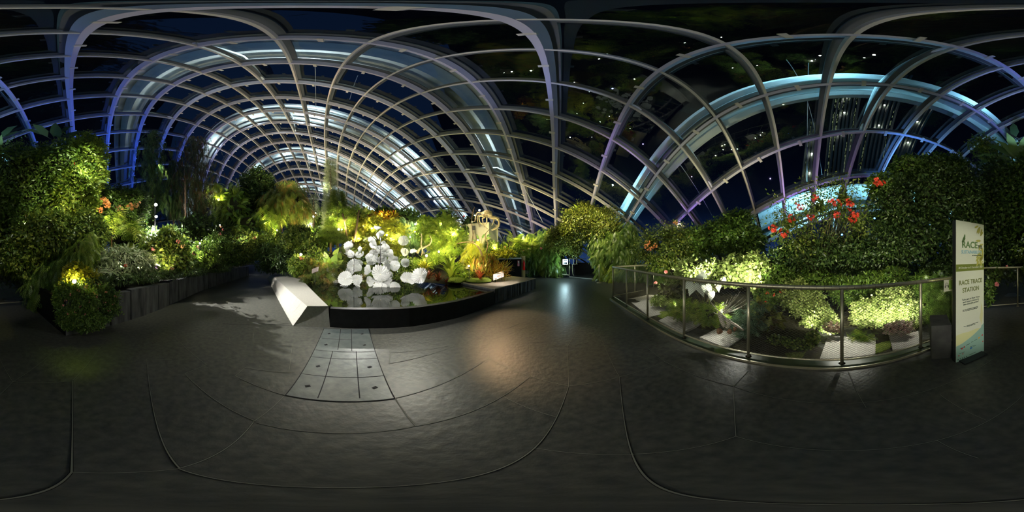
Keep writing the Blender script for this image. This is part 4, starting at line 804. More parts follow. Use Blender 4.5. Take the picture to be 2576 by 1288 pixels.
# audio guide sign on the railing
sa, sb = P(2375, 734, 2.72), P(2397, 731, 2.86); sg = thing('audio_guide_sign', sa, 'small white and green audio guide sign hung on the railing mesh', 'sign'); tp = Vector((0, 0, .20)); sn = (sb - sa).cross(Vector((0, 0, 1))).normalized(); sn = sn if sn.dot(sa) < 0 else -sn
MB().hexa([sa, sb, sb - sn * .008, sa - sn * .008], [p + tp for p in (sa, sb, sb - sn * .008, sa - sn * .008)]).build('sign_board', mat('sign_cream', (.62, .62, .48), .5), sg)
a = sa.lerp(sb, .52) + sn * .002; MB().hexa([a + tp * .12, sb + sn * .002 + tp * .12, sb + sn * .001 + tp * .12, a - sn * .001 + tp * .12], [a + tp * .97, sb + sn * .002 + tp * .97, sb + sn * .001 + tp * .97, a - sn * .001 + tp * .97]).build('green_picture', mat('sign_green', (.20, .36, .04), .5, (.08, .16, .02), nscale=40), sg)
cc = sa.lerp(sb, .28) + tp * .55 + sn * .004; su = (sb - sa).normalized(); mb = MB(); mb.tube([cc + su * .034 * math.cos(q) + Vector((0, 0, .042 * math.sin(q))) for q in np.linspace(-.3, PI + .3, 12)], .003, 5)
for s_ in (-1, 1): mb.tube([cc + su * .036 * s_ + Vector((0, 0, z)) for z in (-.045, -.005)], .007, 6)
mb.build('headphone_symbol', M['black'], sg); text('70', cc + sn * .002 - Vector((0, 0, .008)), .04, su, Zv, M['black'], sg, sx_=.8)

# ------------------------------------------------------------------ gate, signs and posts by the arch
gd = 12.6
def stand(name, label, x, yb, yt, d, extra=None):
    b = P(x, yb, d); b.z = 0; t = thing(name, b, label, 'barrier post'); ztop = P(x, yt, d).z
    MB().tube([b + Vector((0, 0, .02)), Vector((b.x, b.y, ztop))], .022, 10).build('pole', M['rail'], t, True); MB().tube([b, b + Vector((0, 0, .03))], [.15, .14], 20).build('base_plate', M['rail'], t, True); return t
stand('barrier_post', 'steel post with round base left of the lit sign by the hedge arch', 1407, 696, 654, 11.8); stand('barrier_post', 'steel post with round base under the right side of the hedge arch', 1507, 712, 665, 9.6)
tp_ = P(1409, 668, 11.7); nb = thing('notice_board', tp_, 'small pale notice board hung beside the lit sign', 'notice'); MB().box(tp_, (.16, .02, .34)).build('board', M['white'], nb)
lsn = thing('light_box_sign', P(1422, 659, 11.1), 'glowing cold white light box sign beside the hedge arch', 'light box sign')
ca, cb2 = P(1416, 665.5, 11.1), P(1428, 665.5, 11.2); ht = Vector((0, 0, P(1422, 652.5, 11.1).z - ca.z)); ex = (cb2 - ca).normalized(); ey = Vector((-ex.y, ex.x, 0)); ey = ey if ey.dot(ca) > 0 else -ey
MB().hexa([ca, cb2, cb2 + ey * .06, ca + ey * .06], [p + ht for p in (ca, cb2, cb2 + ey * .06, ca + ey * .06)]).build('housing', M['black'], lsn)
mb = MB()
for z0, z1 in ((0, .07), (.48, .72), (.92, 1)): mb.hexa([ca - ey * .01 + ht * z0, cb2 - ey * .01 + ht * z0, cb2 + ht * z0, ca + ht * z0], [ca - ey * .01 + ht * z1, cb2 - ey * .01 + ht * z1, cb2 + ht * z1, ca + ht * z1])
for s0, s1 in ((0, .08), (.92, 1)): mb.hexa([ca.lerp(cb2, s0) - ey * .01, ca.lerp(cb2, s1) - ey * .01, ca.lerp(cb2, s1), ca.lerp(cb2, s0)], [p + ht for p in (ca.lerp(cb2, s0) - ey * .01, ca.lerp(cb2, s1) - ey * .01, ca.lerp(cb2, s1), ca.lerp(cb2, s0))])
mb.build('lit_face', M['signglow'], lsn)
gt = thing('metal_gate', P(1432, 690, 11.4), 'thin framed metal gate standing open under the hedge arch', 'gate'); gt.location.z = 0
mb = MB()
def bar2(x0, y0, x1, y1, d0=11.4, d1=11.4, r=.022): mb.tube([P(x0, y0, d0), P(x1, y1, d1)], r, 6)
bar2(1432, 651, 1432, 694); bar2(1432, 651, 1474, 651, 11.4, 11.8); bar2(1414, 690, 1432, 692); bar2(1442, 651, 1443, 664, 11.5, 11.5); bar2(1450, 651, 1450, 664, 11.6, 11.6); mb.build('gate_frame', M['rail'], gt)
mb = MB(); bar2(1440, 665, 1453, 664); bar2(1440, 665, 1441, 690); bar2(1441, 690, 1444, 693); mb.build('gate_leaf', M['rail'], gt)
th = [G(1432, 697), G(1503, 704)]; tag(MB().hexa([th[0], th[1], th[1] + Vector((.03, .1, 0)), th[0] + Vector((.03, .1, 0))], [p + Vector((0, 0, .05)) for p in (th[0], th[1], th[1] + Vector((.03, .1, 0)), th[0] + Vector((.03, .1, 0)))]).build('trim_1', M['bench']), 'pale threshold strip across the arch opening', 'threshold', kind='structure')
dk = P(1478, 690, 14.4); dk.z = 0; tag(MB().hexa([P(1446, 690, 14.5).to_2d().to_3d(), P(1512, 690, 14.5).to_2d().to_3d(), P(1512, 690, 14.7).to_2d().to_3d(), P(1446, 690, 14.7).to_2d().to_3d()], [Vector((*P(x, 690, d)[:2], 1.0)) for x, d in ((1446, 14.5), (1512, 14.5), (1512, 14.7), (1446, 14.7))]).build('wall_parapet', M['blackstone']), 'dark low parapet seen through the arch', 'parapet', kind='structure')

# ------------------------------------------------------------------ glass flowers in the pond
def bloom_mesh(seed, cup, nrip):
    rr = random.Random(seed); me = bpy.data.meshes.new('bloom'); v = []; f = []; na, nr = 72, 7; p1, p2 = rr.uniform(0, 6), rr.uniform(0, 6)
    for j in range(nr + 1):
        r = .05 + .95 * j / nr
        for i in range(na):
            a = 2 * PI * i / na; rp = math.cos(nrip * a + p1); edge = 1 + .06 * rp * (j / nr) ** 2 + .05 * math.sin(3 * a + p2)
            z = cup * r * r + .085 * rp * r + .17 * math.sin(2 * a + p2) * r * r + .08 * math.sin(5 * a + p1) * r ** 3
            v.append((r * edge * math.cos(a), r * edge * math.sin(a), z))
    for j in range(nr):
        for i in range(na): f.append((j * na + i, j * na + (i + 1) % na, (j + 1) * na + (i + 1) % na, (j + 1) * na + i))
    f.append(tuple(range(na))); me.from_pydata(v, [], f); me.polygons.foreach_set('use_smooth', [True] * len(f)); me.materials.append(M['bloom']); me.update(); return me
BM = [bloom_mesh(s, c, n_) for s, c, n_ in ((1, .22, 20), (2, .40, 18), (3, .60, 16), (4, .14, 24), (5, .32, 24))]
knob = bpy.data.meshes.new('bloom_centre'); kb = MB(); kb.ball((0, 0, .02), (.09, .09, .07), 10, 6); knob.from_pydata(kb.v, [], kb.f); knob.materials.append(mat('bloom_centre', (.75, .70, .55), .3))
def cluster(label, basexy, blooms, seed):
    base = Vector((basexy[0], basexy[1], .30)); rr = random.Random(seed)
    t = thing('glass_flower_sculpture', base, label, 'glass sculpture', 'white glass flowers in the pond')
    top = max(P(780 + b[0] / 4.953, 540 + b[1] / 4.953, b[3]).z for b in blooms)
    MB().tube([base, base + Vector((.03, .02, max(.5, (top - .3) * .8)))], [.014, .010], 8).build('armature_pole', M['black'], t, True)
    for k, (cx, cy, r, d, ya, pt) in enumerate(blooms):
        ya += rr.uniform(-22, 22); pt += rr.uniform(-14, 18)
        c = P(780 + cx / 4.953, 540 + cy / 4.953, d); R = r / 4.953 * d * .00244
        tow = Vector((0, 0, EYE)) - c; tow.normalize(); side = tow.cross(Vector((0, 0, 1))).normalized()
        n_ = (tow * math.cos(math.radians(ya)) + side * math.sin(math.radians(ya))); n_ = (n_ * math.cos(math.radians(pt)) + Vector((0, 0, 1)) * math.sin(math.radians(pt))).normalized()
        o = bpy.data.objects.new('bloom', BM[(k * 3 + seed) % 5]); col.objects.link(o); o.parent = t
        q = n_.to_track_quat('Z', 'Y').to_matrix().to_4x4() @ Matrix.Rotation(rr.uniform(0, 6), 4, 'Z') @ Matrix.Scale(R, 4); q.translation = c - base; o.matrix_local = q
        kc = bpy.data.objects.new('bloom_centre', knob); col.objects.link(kc); kc.parent = o
        a = c - n_ * .02; m1 = a - n_ * .18; zz = min(max(.35, c.z - .25), base.z + (top - .3) * .75); e_ = base + Vector((.02, .01, zz - base.z)); m2 = m1.lerp(e_, .5) - Vector((0, 0, .06))
        MB().tube([a, m1, m2, e_], .006, 6).build('stem', M['black'], t, True)
cluster('largest cluster of white fluted glass flowers in the pond', P(955, 700, 6.35), [
    (843, 178, 48, 7.4, 10, 45), (836, 262, 46, 7.4, -55, 0), (893, 240, 40, 7.3, 10, 5), (762, 330, 56, 7.3, -15, 20), (795, 375, 55, 7.1, 20, -5), (870, 435, 52, 7.0, -20, 10), (945, 425, 62, 6.9, 10, 15), (915, 365, 32, 7.1, 0, 30), (990, 480, 52, 6.8, 20, 0),
    (790, 490, 62, 6.9, -10, 25), (765, 560, 68, 6.7, 15, 0), (720, 530, 50, 6.9, -40, 10), (880, 590, 78, 6.5, -10, 55), (1030, 560, 64, 6.6, 10, 30), (1055, 635, 66, 6.4, 15, 5), (945, 605, 48, 6.6, -15, 10), (960, 670, 58, 6.4, 10, 15), (920, 520, 45, 6.8, 0, 10),
    (720, 690, 64, 6.4, 50, 5), (740, 830, 66, 6.1, -35, 0), (875, 745, 112, 6.0, 0, 22), (895, 830, 128, 5.8, 0, 68), (875, 905, 85, 6.05, 5, -20), (960, 900, 60, 6.1, 10, -10), (1055, 900, 66, 6.0, 15, -5), (1000, 760, 50, 6.2, 30, 10)], 1)
cluster('middle left cluster of white glass flowers, tall rosette on top', P(889, 700, 6.7), [
    (490, 405, 62, 7.4, 0, 15), (455, 460, 48, 7.4, -40, 0), (510, 490, 50, 7.3, 15, 0), (632, 450, 52, 7.2, 60, 10), (600, 500, 42, 7.2, -10, 5), (670, 495, 34, 7.1, 60, 0),
    (540, 635, 80, 6.8, -5, 12), (605, 610, 52, 6.9, 20, 5), (620, 665, 50, 6.7, 50, 0), (440, 800, 92, 6.3, -5, 15), (590, 805, 68, 6.4, 20, 0), (650, 785, 40, 6.4, 60, -10), (500, 700, 55, 6.7, -15, 0), (430, 930, 70, 6.4, 0, -12), (545, 985, 75, 6.2, 10, -15), (610, 945, 62, 6.2, 55, 0), (480, 1045, 50, 6.3, 0, -30)], 2)
cluster('leftmost cluster of white glass flowers nearest the stone bench', P(838, 700, 7.3), [
    (270, 620, 68, 7.6, -10, 30), (330, 660, 60, 7.6, 50, 0), (255, 725, 74, 7.3, -10, 0), (310, 785, 52, 7.2, 10, 10), (250, 915, 74, 7.2, -15, -10), (310, 870, 60, 7.1, 20, 10)], 3)
cluster('right hand pair of large white glass flowers near the pond rim', P(1043, 700, 6.05), [
    (1210, 812, 96, 5.9, -10, 55), (1300, 765, 62, 6.2, -15, 10), (1372, 765, 106, 5.9, 8, 8)], 4)
cluster('white glass flower ball highest on the right above the straps', P(1018, 700, 7.4), [
    (1165, 325, 66, 7.6, 0, 8), (1168, 330, 56, 7.7, 30, -20), (1170, 470, 52, 7.4, 0, 15), (1290, 465, 46, 7.4, 10, 40), (1180, 600, 56, 7.1, -10, 10)], 5)

# ------------------------------------------------------------------ crab sculpture on the cream block
a, b, c = P(1160, 560, 10.3), P(1230, 560, 9.5), P(1253, 560, 10.4); dd = a + (c - b)
blk = thing('rendered_block', P(1205, 640, 10), 'tall cream rendered block carrying the driftwood crab', 'plinth')
zt = 3.6
def fl_(p, z): return Vector((p.x, p.y, z))
MB().hexa([fl_(p, .5) for p in (a, b, c, dd)], [fl_(p, zt) for p in (a, b, c, dd)]).build('block', M['cream'], blk)
def Q(cx, cy, d): return P(1150 + cx / 10.736, 520 + cy / 10.736, d)
cr_ = thing('crab_sculpture', Q(820, 330, 9.5), 'big crab woven from pale driftwood perched on the cream block', 'crab sculpture')
mb = MB(); mb.ball(Q(800, 185, 9.5), (.26, .22, .20), 20, 12, .10, 3); mb.ball(Q(880, 235, 9.3), (.17, .14, .13), 16, 10, .14, 5); mb.ball(Q(720, 180, 9.6), (.15, .14, .13), 14, 9, .12, 8); mb.build('shell', M['drift'], cr_, True)
rr = random.Random(6); mb = MB()
for k in range(46):
    d_ = Vector((rr.gauss(0, 1), rr.gauss(0, 1), rr.gauss(0, 1))).normalized(); c0 = Q(810, 195, 9.5) + Vector((d_.x * .27, d_.y * .22, d_.z * .2)); e = d_.cross(Vector((rr.gauss(0, 1), rr.gauss(0, 1), rr.gauss(0, 1)))).normalized() * .14
    mb.tube([c0 - e, c0 + d_ * .025, c0 + e], [.008, .018, .006], 5)
mb.build('woven_twigs', M['drift'], cr_, True)
for k, (q, d_) in enumerate(([[(650, 170), (540, 165), (495, 280), (480, 390), (430, 408)], 9.7], [[(690, 250), (560, 250), (550, 400), (595, 480), (610, 550)], 9.3], [[(720, 265), (600, 260), (610, 410), (720, 500), (820, 600)], 9.1], [[(745, 290), (685, 320), (700, 430), (740, 550)], 9.05], [[(800, 300), (800, 400), (790, 470)], 9.0], [[(900, 310), (990, 320), (975, 430), (940, 510)], 9.0])):
    pts = smooth_line([tuple(Q(x, y, d_)) for x, y in q], 4); n_ = len(pts); MB().tube([Vector(p) for p in pts], [.042 - .02 * i / n_ + .006 * math.sin(i * 2.1) for i in range(n_)], 8).build('leg', M['drift'], cr_, True)
for q, d_ in (([(920, 310), (1060, 320), (1120, 400), (1110, 540), (1000, 600), (930, 640)], 9.0), ([(940, 280), (1080, 300), (1130, 370), (1130, 480), (1040, 530)], 9.3)):
    pts = smooth_line([tuple(Q(x, y, d_)) for x, y in q], 4); n_ = len(pts); MB().tube([Vector(p) for p in pts], [.055 + .012 * math.sin(i * 1.3) - .01 * i / n_ for i in range(n_)], 8).build('claw', M['drift'], cr_, True)
# pole with box, camera
sp = thing('sensor_pole', P(1190, 640, 9.0), 'crooked thin pole with a black box and white camera in front of the block', 'pole')
pts = [Q(470, 0, 9), Q(420, 150, 9), Q(385, 380, 9), Q(410, 560, 9), Q(430, 760, 9), Q(405, 950, 9)]; MB().tube(pts, [.018, .026, .022, .026, .028, .03], 7).build('pole', M['bark'], sp, True)
MB().box(Q(452, 575, 8.95), (.16, .05, .24), Matrix.Rotation(.15, 3, 'Z')).build('black_box', M['black'], sp)
mb = MB(); mb.ball(Q(400, 405, 8.9), .05, 12, 8); mb.build('camera_dome', M['white'], sp, True); mb = MB(); mb.ball(Q(402, 405, 8.85), .022, 8, 6); mb.build('camera_lens', M['black'], sp)
sc2 = thing('security_camera', Q(1100, 920, 10.1), 'small white security camera on the side of the cream block', 'security camera')
mb = MB(); mb.box(Q(1065, 845, 10.3), (.09, .07, .12)); mb.tube([Q(1062, 850, 10.3), Q(1070, 880, 10.2), Q(1100, 920, 10.06)], .012, 6); mb.ball(Q(1102, 930, 10.05), (.045, .045, .05), 10, 6); mb.build('camera_body', M['white'], sc2, True)
# driftwood pieces
def wood(name, label, cat, pieces, m, base):
    t = thing(name, base, label, cat)
    for q, r0, r1 in pieces:
        pts = smooth_line([tuple(p) for p in q], 4) if len(q) > 2 else [tuple(p) for p in q]; n_ = len(pts)
        MB().tube([Vector(p) for p in pts], [(r0 + (r1 - r0) * i / (n_ - 1)) * (1 + .12 * math.sin(i * 2.3)) for i in range(n_)], 8).build('branch', m, t, True)
    return t
def C1(x, y, d): return P(780 + x / 4.953, 540 + y / 4.953, d)
wood('driftwood_bird', 'bird shaped driftwood with long thin neck behind the glass flowers', 'driftwood sculpture', [
    ([C1(1385, 235, 7.6), C1(1391, 290, 7.6), C1(1384, 370, 7.6), C1(1400, 440, 7.6), C1(1425, 500, 7.6)], .022, .05), ([C1(1330, 480, 7.6), C1(1365, 430, 7.6), C1(1400, 400, 7.6)], .075, .03),
    ([C1(1490, 255, 7.7), C1(1512, 310, 7.7), C1(1490, 370, 7.7), C1(1440, 400, 7.65), C1(1400, 420, 7.6)], .018, .055), ([C1(1400, 440, 7.6), C1(1390, 510, 7.6)], .035, .03), ([C1(1425, 490, 7.6), C1(1440, 540, 7.6)], .03, .03)], M['greydrift'], C1(1400, 540, 7.6))
def C2(x, y, d): return P(1040 + x / 4.6, 500 + y / 4.6, d)
wood('twisted_branch', 'dark twisted branch arching above the sword leaved plants', 'branch', [
    ([C2(500, 520, 7.8), C2(570, 505, 7.8), C2(650, 500, 7.7), C2(720, 530, 7.6), C2(770, 590, 7.5), C2(800, 680, 7.5)], .02, .05), ([C2(690, 500, 7.7), C2(690, 430, 7.8), C2(700, 380, 7.8)], .03, .015), ([C2(840, 620, 7.5), C2(860, 520, 7.6), C2(830, 420, 7.7), C2(880, 350, 7.7)], .03, .012)], M['bark'], C2(800, 690, 7.5))
wood('forked_trunk', 'slender forked tree trunk pair behind the yellow shrub', 'tree trunk', [
    ([P(876, 622, 9.6), P(872, 592, 9.6), P(867, 560, 9.6), P(862, 538, 9.7)], .07, .05), ([P(884, 625, 9.6), P(893, 595, 9.6), P(898, 565, 9.6), P(903, 528, 9.7)], .08, .05), ([P(867, 560, 9.6), P(873, 545, 9.6)], .04, .02)], M['bark'], P(880, 640, 9.6))
def C4(x, y, d): return P(1520 + x / 3.577, 540 + y / 3.577, d)
pcs = [([C4(1030, 880, 2.8), C4(1090, 940, 2.75), C4(1170, 985, 2.7), C4(1255, 1040, 2.6)], .040, .018)]
for q in ((1110, 760), (1150, 740), (1190, 715), (1225, 690), (1255, 740), (1275, 765), (1285, 800), (1240, 830), (1210, 720)): pcs.append(([C4(1075, 890, 2.78), C4((1075 + q[0]) / 2 - 8, (890 + q[1]) / 2 + 10, 2.85), C4(q[0], q[1], 2.95)], .010, .004))
for q in ((955, 780), (1000, 840), (985, 880)): pcs.append(([C4(1060, 900, 2.78), C4((1060 + q[0]) / 2, (900 + q[1]) / 2 + 6, 2.8), C4(q[0], q[1], 2.85)], .012, .005))
pcs += [([C4(1045, 900, 2.75), C4(1060, 960, 2.7), C4(1085, 1010, 2.66)], .045, .035), ([C4(1110, 940, 2.75), C4(1120, 990, 2.7), C4(1100, 1020, 2.66)], .045, .03)]
wood('driftwood_twigs', 'white lit driftwood with a fan of thin twigs on the third slab', 'driftwood sculpture', pcs, M['drift2'], C4(1090, 1040, 2.65))
for lab, x, y, r, s in (('red brown rock left of the pair under the driftwood', 1035, 1050, .048, 1), ('red brown rock right of the pair under the driftwood', 1130, 1052, .042, 5), ('darker brown rock behind the pair near the driftwood tip', 1175, 1030, .036, 7)):
    mb = MB(); p = C4(x, y, 2.62 if s != 7 else 2.72); mb.ball(p, (r * 1.25, r, r * 1.1), 9, 6, .18, s); tag(mb.build('rock', M['rock']), lab, 'rock')
# curved drift pieces on the ground
wood('bleached_branch', 'curved bleached branch lying behind the second slab', 'branch', [([P(1700, 775, 3.9), P(1715, 788, 3.8), P(1735, 789, 3.7), P(1750, 788, 3.6)], .015, .03)], M['drift2'], P(1735, 790, 3.7))

# ------------------------------------------------------------------ lamps one can see
def flood(label, x, y, d, r, group=None, stake=True, glow='lampglow'):
    c = P(x, y, d); t = thing('garden_spotlight', c, label, 'lamp', group); tow = (Vector((0, 0, EYE)) - c).normalized()
    mb = MB(); mb.tube([c - tow * .16, c - tow * .02, c], [r * .7, r * 1.1, r * 1.15], 12); mb.build('housing', M['black'], t)
    mb = MB(); mb.ball(c + tow * .01, r, 12, 8); mb.build('glowing_lens', M[glow], t)
    if stake: mb = MB(); mb.tube([c - tow * .1, c - tow * .1 - Vector((0, 0, min(.7, max(.2, c.z - .3))))], .015, 6); mb.build('stake', M['black'], t)
    return t
mast = thing('lamp_mast', P(390, 640, 9.3), 'thin dark mast holding three floodlights behind the left flower bed', 'mast'); MB().tube([P(390, 640, 9.3), P(390, 500, 9.3)], .04, 8).build('pole', M['black'], mast)
for lab, x, y, r in (('topmost of the three starry floodlights on the left mast', 392, 515, .085), ('middle of the three starry floodlights on the left mast', 393, 545, .075), ('lowest of the three starry floodlights on the left mast', 387, 577, .06)): flood(lab, x, y, 9.15, r, 'floodlights on the left mast', False)
flood('glaring yellow uplight in the corner bush above the pink creeper', 187, 708, 3.62, .045)
for lab, x, y, d, r in (('small lamp above the pink flowered bed at the path bend', 503, 612, 7.0, .035), ('tiny lamp among the dark shrubs left of the path end', 553, 566, 10, .03), ('lamp shining under the hanging vines of the green dome', 697, 580, 11.0, .05), ('large starry lamp right of the green dome, lower one', 781, 563, 12.7, .08), ('large starry lamp right of the green dome, upper one', 788, 545, 13.7, .07), ('small lamp just above the two starry ones', 794, 536, 14, .035),
                        ('lamp at the foot of the tall pale conifer', 852, 577, 10.4, .06), ('small lamp beside the forked trunks', 860, 577, 10.2, .03), ('lamp right of the topmost glass flowers', 973, 591, 8.8, .04), ('upper starry lamp in front of the green hanging wall', 1045, 564, 10.3, .055), ('small lamp left below the starry one at the hanging wall', 1032, 596, 9.4, .03), ('small lamp under the starry one at the hanging wall', 1044, 583, 9.6, .025),
                        ('lamp glowing right behind the driftwood bird', 1073, 643, 7.0, .045), ('lamp shining in front of the fluffy fern bush', 1104, 633, 7.8, .04), ('small lamp behind the long sword leaves', 1180, 669, 6.4, .03), ('lamp below the bonsai pine left of the flowers', 884, 606, 9, .02), ('lamp hidden in the round bush by the bench end', 757, 640, 7.35, .05), ('small lamp at the hanging bush before the cream block', 1202, 604, 8.4, .03), ('lamp beside the crab on the cream block', 1206, 529, 9.3, .05), ('cold lamp left of the crab legs', 1194, 542, 9.6, .035)):
    flood(lab, x, y, d, r, stake=y > 560)
for lab, x, y in (('small blue lamp glinting through the right hedge', 2200, 549), ('small blue lamp below the scarlet flowers', 2118, 590)): flood(lab, x, y, 4.35, .022, stake=False, glow='blueglow')
mb = MB()
bp = thing('bollard_light', P(291, 650, 4.7), 'thin pole lamp with flat round hood among the grasses', 'lamp'); MB().tube([P(281, 650, 4.7), P(281, 594, 4.7)], .012, 6).build('pole', mat('copper_pole', (.6, .3, .16), .3, metal=.6), bp); MB().tube([P(284, 594, 4.7), P(284, 592, 4.7)], [.055, .05], 16).build('hood', M['black'], bp)
# small plant sign by the bench
a, b = P(784, 688, 5.6), P(798, 682, 5.75); ns = thing('plant_sign', P(790, 712, 5.6), 'small tilted pale plant sign on a thin post left of the glass flowers', 'sign'); MB().hexa([a, b, b + Vector((-.03, .05, .0)), a + Vector((-.03, .05, 0))], [p + Vector((-.02, .03, .15)) for p in (a, b, b + Vector((-.03, .05, 0)), a + Vector((-.03, .05, 0)))]).build('sign_plate', mat('pale_pink_sign', (.75, .62, .55), .5), ns)
MB().tube([a.lerp(b, .5) + Vector((0, .02, 0)), a.lerp(b, .5) + Vector((0, .02, -.45))], .012, 6).build('post', M['black'], ns)
for lab, x, y, d in (('small purple plant label in the left flower bed', 392, 672, 5.2), ):
    c = P(x, y, d); t = thing('plant_label', c, lab, 'plant label'); MB().box(c, (.09, .015, .12), Matrix.Rotation(-.6, 3, 'Z')).build('plate', mat('purple_plate', (.10, .06, .2), .5), t); MB().tube([c, c - Vector((0, 0, .3))], .008, 5).build('stake', M['black'], t)
# stone ruins seen in the distance by the starry lamps
rs = thing('stone_ruin', P(765, 580, 16), 'pale weathered stone arch behind the starry lamps', 'stone arch')
MB().hexa([P(741, 582, 16), P(750, 582, 16), P(750, 582, 16.6), P(741, 582, 16.6)], [P(739, 555, 16), P(750, 558, 16), P(750, 558, 16.6), P(739, 555, 16.6)]).build('left_pier', M['cream'], rs); MB().hexa([P(739, 560, 15.9), P(763, 559, 15.9), P(763, 559, 16.6), P(739, 560, 16.6)], [P(739, 552, 15.9), P(763, 551, 15.9), P(763, 551, 16.6), P(739, 552, 16.6)]).build('lintel', M['cream'], rs)
pn = thing('white_panel', P(780, 582, 15), 'pale painted panel standing behind the lower starry lamp', 'panel'); MB().hexa([P(766, 581, 15), P(786, 581, 15), P(786, 581, 15.1), P(766, 581, 15.1)], [P(766, 549, 15), P(786, 549, 15), P(786, 549, 15.1), P(766, 549, 15.1)]).build('panel', M['cream'], pn)

# ------------------------------------------------------------------ plants
V = shrub
# --- left corner by the fence
V('leafy_shrub', 'huge dark leafy shrub filling the wall left of the pink creeper', 'shrub', [(60, 470, 6.3, 95, 110), (165, 440, 6.1, 90, 90), (60, 600, 6.0, 110, 90), (-20, 520, 6.4, 90, 110)], size=.13, cols='mid', cover=1.1, flowers=[(64, 540, 5.2, 'orange'), (188, 413, 5.3, 'red')], fn=4, fr=.06)
V('leafy_shrub', 'yellow green leafy shrub reaching against the blue ribs on the left', 'shrub', [(215, 400, 5.8, 55, 60), (190, 480, 5.6, 60, 70), (240, 440, 5.7, 30, 35)], size=.12, cols='bright', cover=1.1)
V('leafy_shrub', 'pale speckled shrub hanging over the corner above the fern curtain', 'shrub', [(120, 600, 5.2, 95, 70), (215, 590, 5.1, 55, 60), (60, 650, 5.2, 70, 50)], size=.10, cols='mix', cover=1.2)
V('hanging_fern', 'long green fern curtain hanging at the end of the mesh fence', 'fern', [(115, 715, 4.75, 38, 60), (160, 690, 4.6, 35, 62), (85, 720, 4.9, 20, 50)], 'hang', .30, 1.5, 'mid', ax=(0, 0, -1), jitter=.3)
V('hanging_fern', 'bright fern fronds hanging above the yellow uplight', 'fern', [(205, 640, 4.3, 35, 38), (225, 610, 4.5, 25, 30)], 'hang', .26, 1.3, 'bright', ax=(0, 0, -1), jitter=.3)
def bigplant(name, label, cat, leaves, cols='dark', tmpl='bigleaf', base=None):
    """leaves: (x, y, d, length_px, angle) - leaf starts at the place and points along the angle in the view (0 right, 90 up)"""
    A = [];
    pos, axs, nr, scl = [], [], [], []
    for x, y, d, L, a in leaves:
        p = P(x, y, d); u = Vector((math.cos(az(x)), -math.sin(az(x)), 0)); w = Vector((math.sin(az(x)), math.cos(az(x)), 0)); up = Vector((0, 0, 1))
        t = u * math.cos(math.radians(a)) + up * math.sin(math.radians(a)) - w * .25; pos.append(p); axs.append(t.normalized()); nr.append((-w + up * .5 + u * random.uniform(-.4, .4))); scl.append(L * d * .00244 / math.cos(el(y)))
    zc = min(p.z for p in pos); c = sum((Vector(p) for p in pos), Vector()) / len(pos); org = Vector((c.x, c.y, zc - .3))
    o = foliage(name, np.array([tuple(p) for p in pos]), np.array([tuple(p) for p in axs]), np.array([tuple(p) for p in nr]), np.array(scl), tmpl, GR[cols], org)
    tag(o, label, cat)
    for p in pos[:40]:
        pass
    mb = MB(); b = org if base is None else P(*base)
    for p in pos: mb.tube([b, (Vector(p) + b) / 2 + Vector((0, 0, .06)), p], .010, 5)
    mb.build('leaf_stalk', M['stem'], o); return o
bigplant('banana_plant', 'banana plant with upright paddle leaves rising above the left shrub', 'plant', [(110, 340, 6.6, 45, 150), (120, 345, 6.6, 55, 120), (135, 345, 6.6, 52, 85), (145, 345, 6.6, 50, 60), (160, 345, 6.6, 52, 25), (180, 340, 6.4, 40, 5), (150, 350, 6.5, 50, 100), (170, 350, 6.4, 45, 45)])
bigplant('banana_plant', 'banana leaf tips at the photo edge behind the left shrub', 'plant', [(10, 345, 6.8, 45, 30), (5, 345, 6.8, 50, 60), (-20, 345, 6.8, 50, 100)])
bigplant('banana_plant', 'broad dark banana leaves drooping right of the yellow green shrub', 'plant', [(215, 450, 5.6, 50, 25), (225, 455, 5.5, 45, -5), (210, 455, 5.6, 55, -40), (235, 445, 5.6, 40, -15), (220, 470, 5.5, 50, -60), (225, 440, 5.7, 40, 60)], 'mid')
V('flowering_shrub', 'shrub with orange flower heads right of the left leaf wall', 'shrub', [(285, 530, 6.9, 55, 45), (330, 495, 7.2, 25, 20), (260, 500, 6.8, 35, 35)], size=.13, cols='mid', cover=.9, flowers=[(250, 526, 5.9), (262, 505, 5.9), (270, 512, 5.9), (326, 520, 6.4), (345, 515, 6.6, 'peach'), (300, 525, 6.3, 'peach')], fn=12, fr=.15, fs=.06)
V('tree_fern', 'drooping tree fern left of the three starry lamps', 'tree fern', [(300, 590, 6.5, 45, 32), (330, 600, 6.6, 30, 25)], 'frond', .5, 1.2, 'bright', jitter=.2)
V('dark_shrub', 'dark shrub with feathery tips under the blue ribs', 'shrub', [(300, 500, 8.2, 25, 35), (345, 520, 8.4, 30, 50), (290, 570, 7.4, 60, 40)], 'long', .16, 1, 'dark')
V('wispy_grass', 'pale wispy grasses spilling around the thin pole lamp', 'grass plant', [(255, 655, 4.9, 55, 28), (305, 650, 4.9, 55, 28), (350, 660, 5.1, 40, 25), (270, 685, 4.5, 60, 20)], 'long', .15, 1.5, 'silver', jitter=.35)
V('leafy_shrub', 'bright large leaved shrub with pink flowers in the left bed', 'shrub', [(400, 640, 5.9, 42, 44), (440, 625, 6.0, 35, 35), (425, 592, 6.1, 24, 20), (445, 660, 5.7, 40, 30)], size=.14, cols='mix', cover=1.2, flowers=[(448, 606, 5.4, 'pink'), (383, 628, 5.3, 'pink'), (434, 675, 5.0, 'peach'), (486, 637, 6.2, 'pink'), (460, 620, 5.4, 'peach')], fn=9, fr=.07, fs=.03)
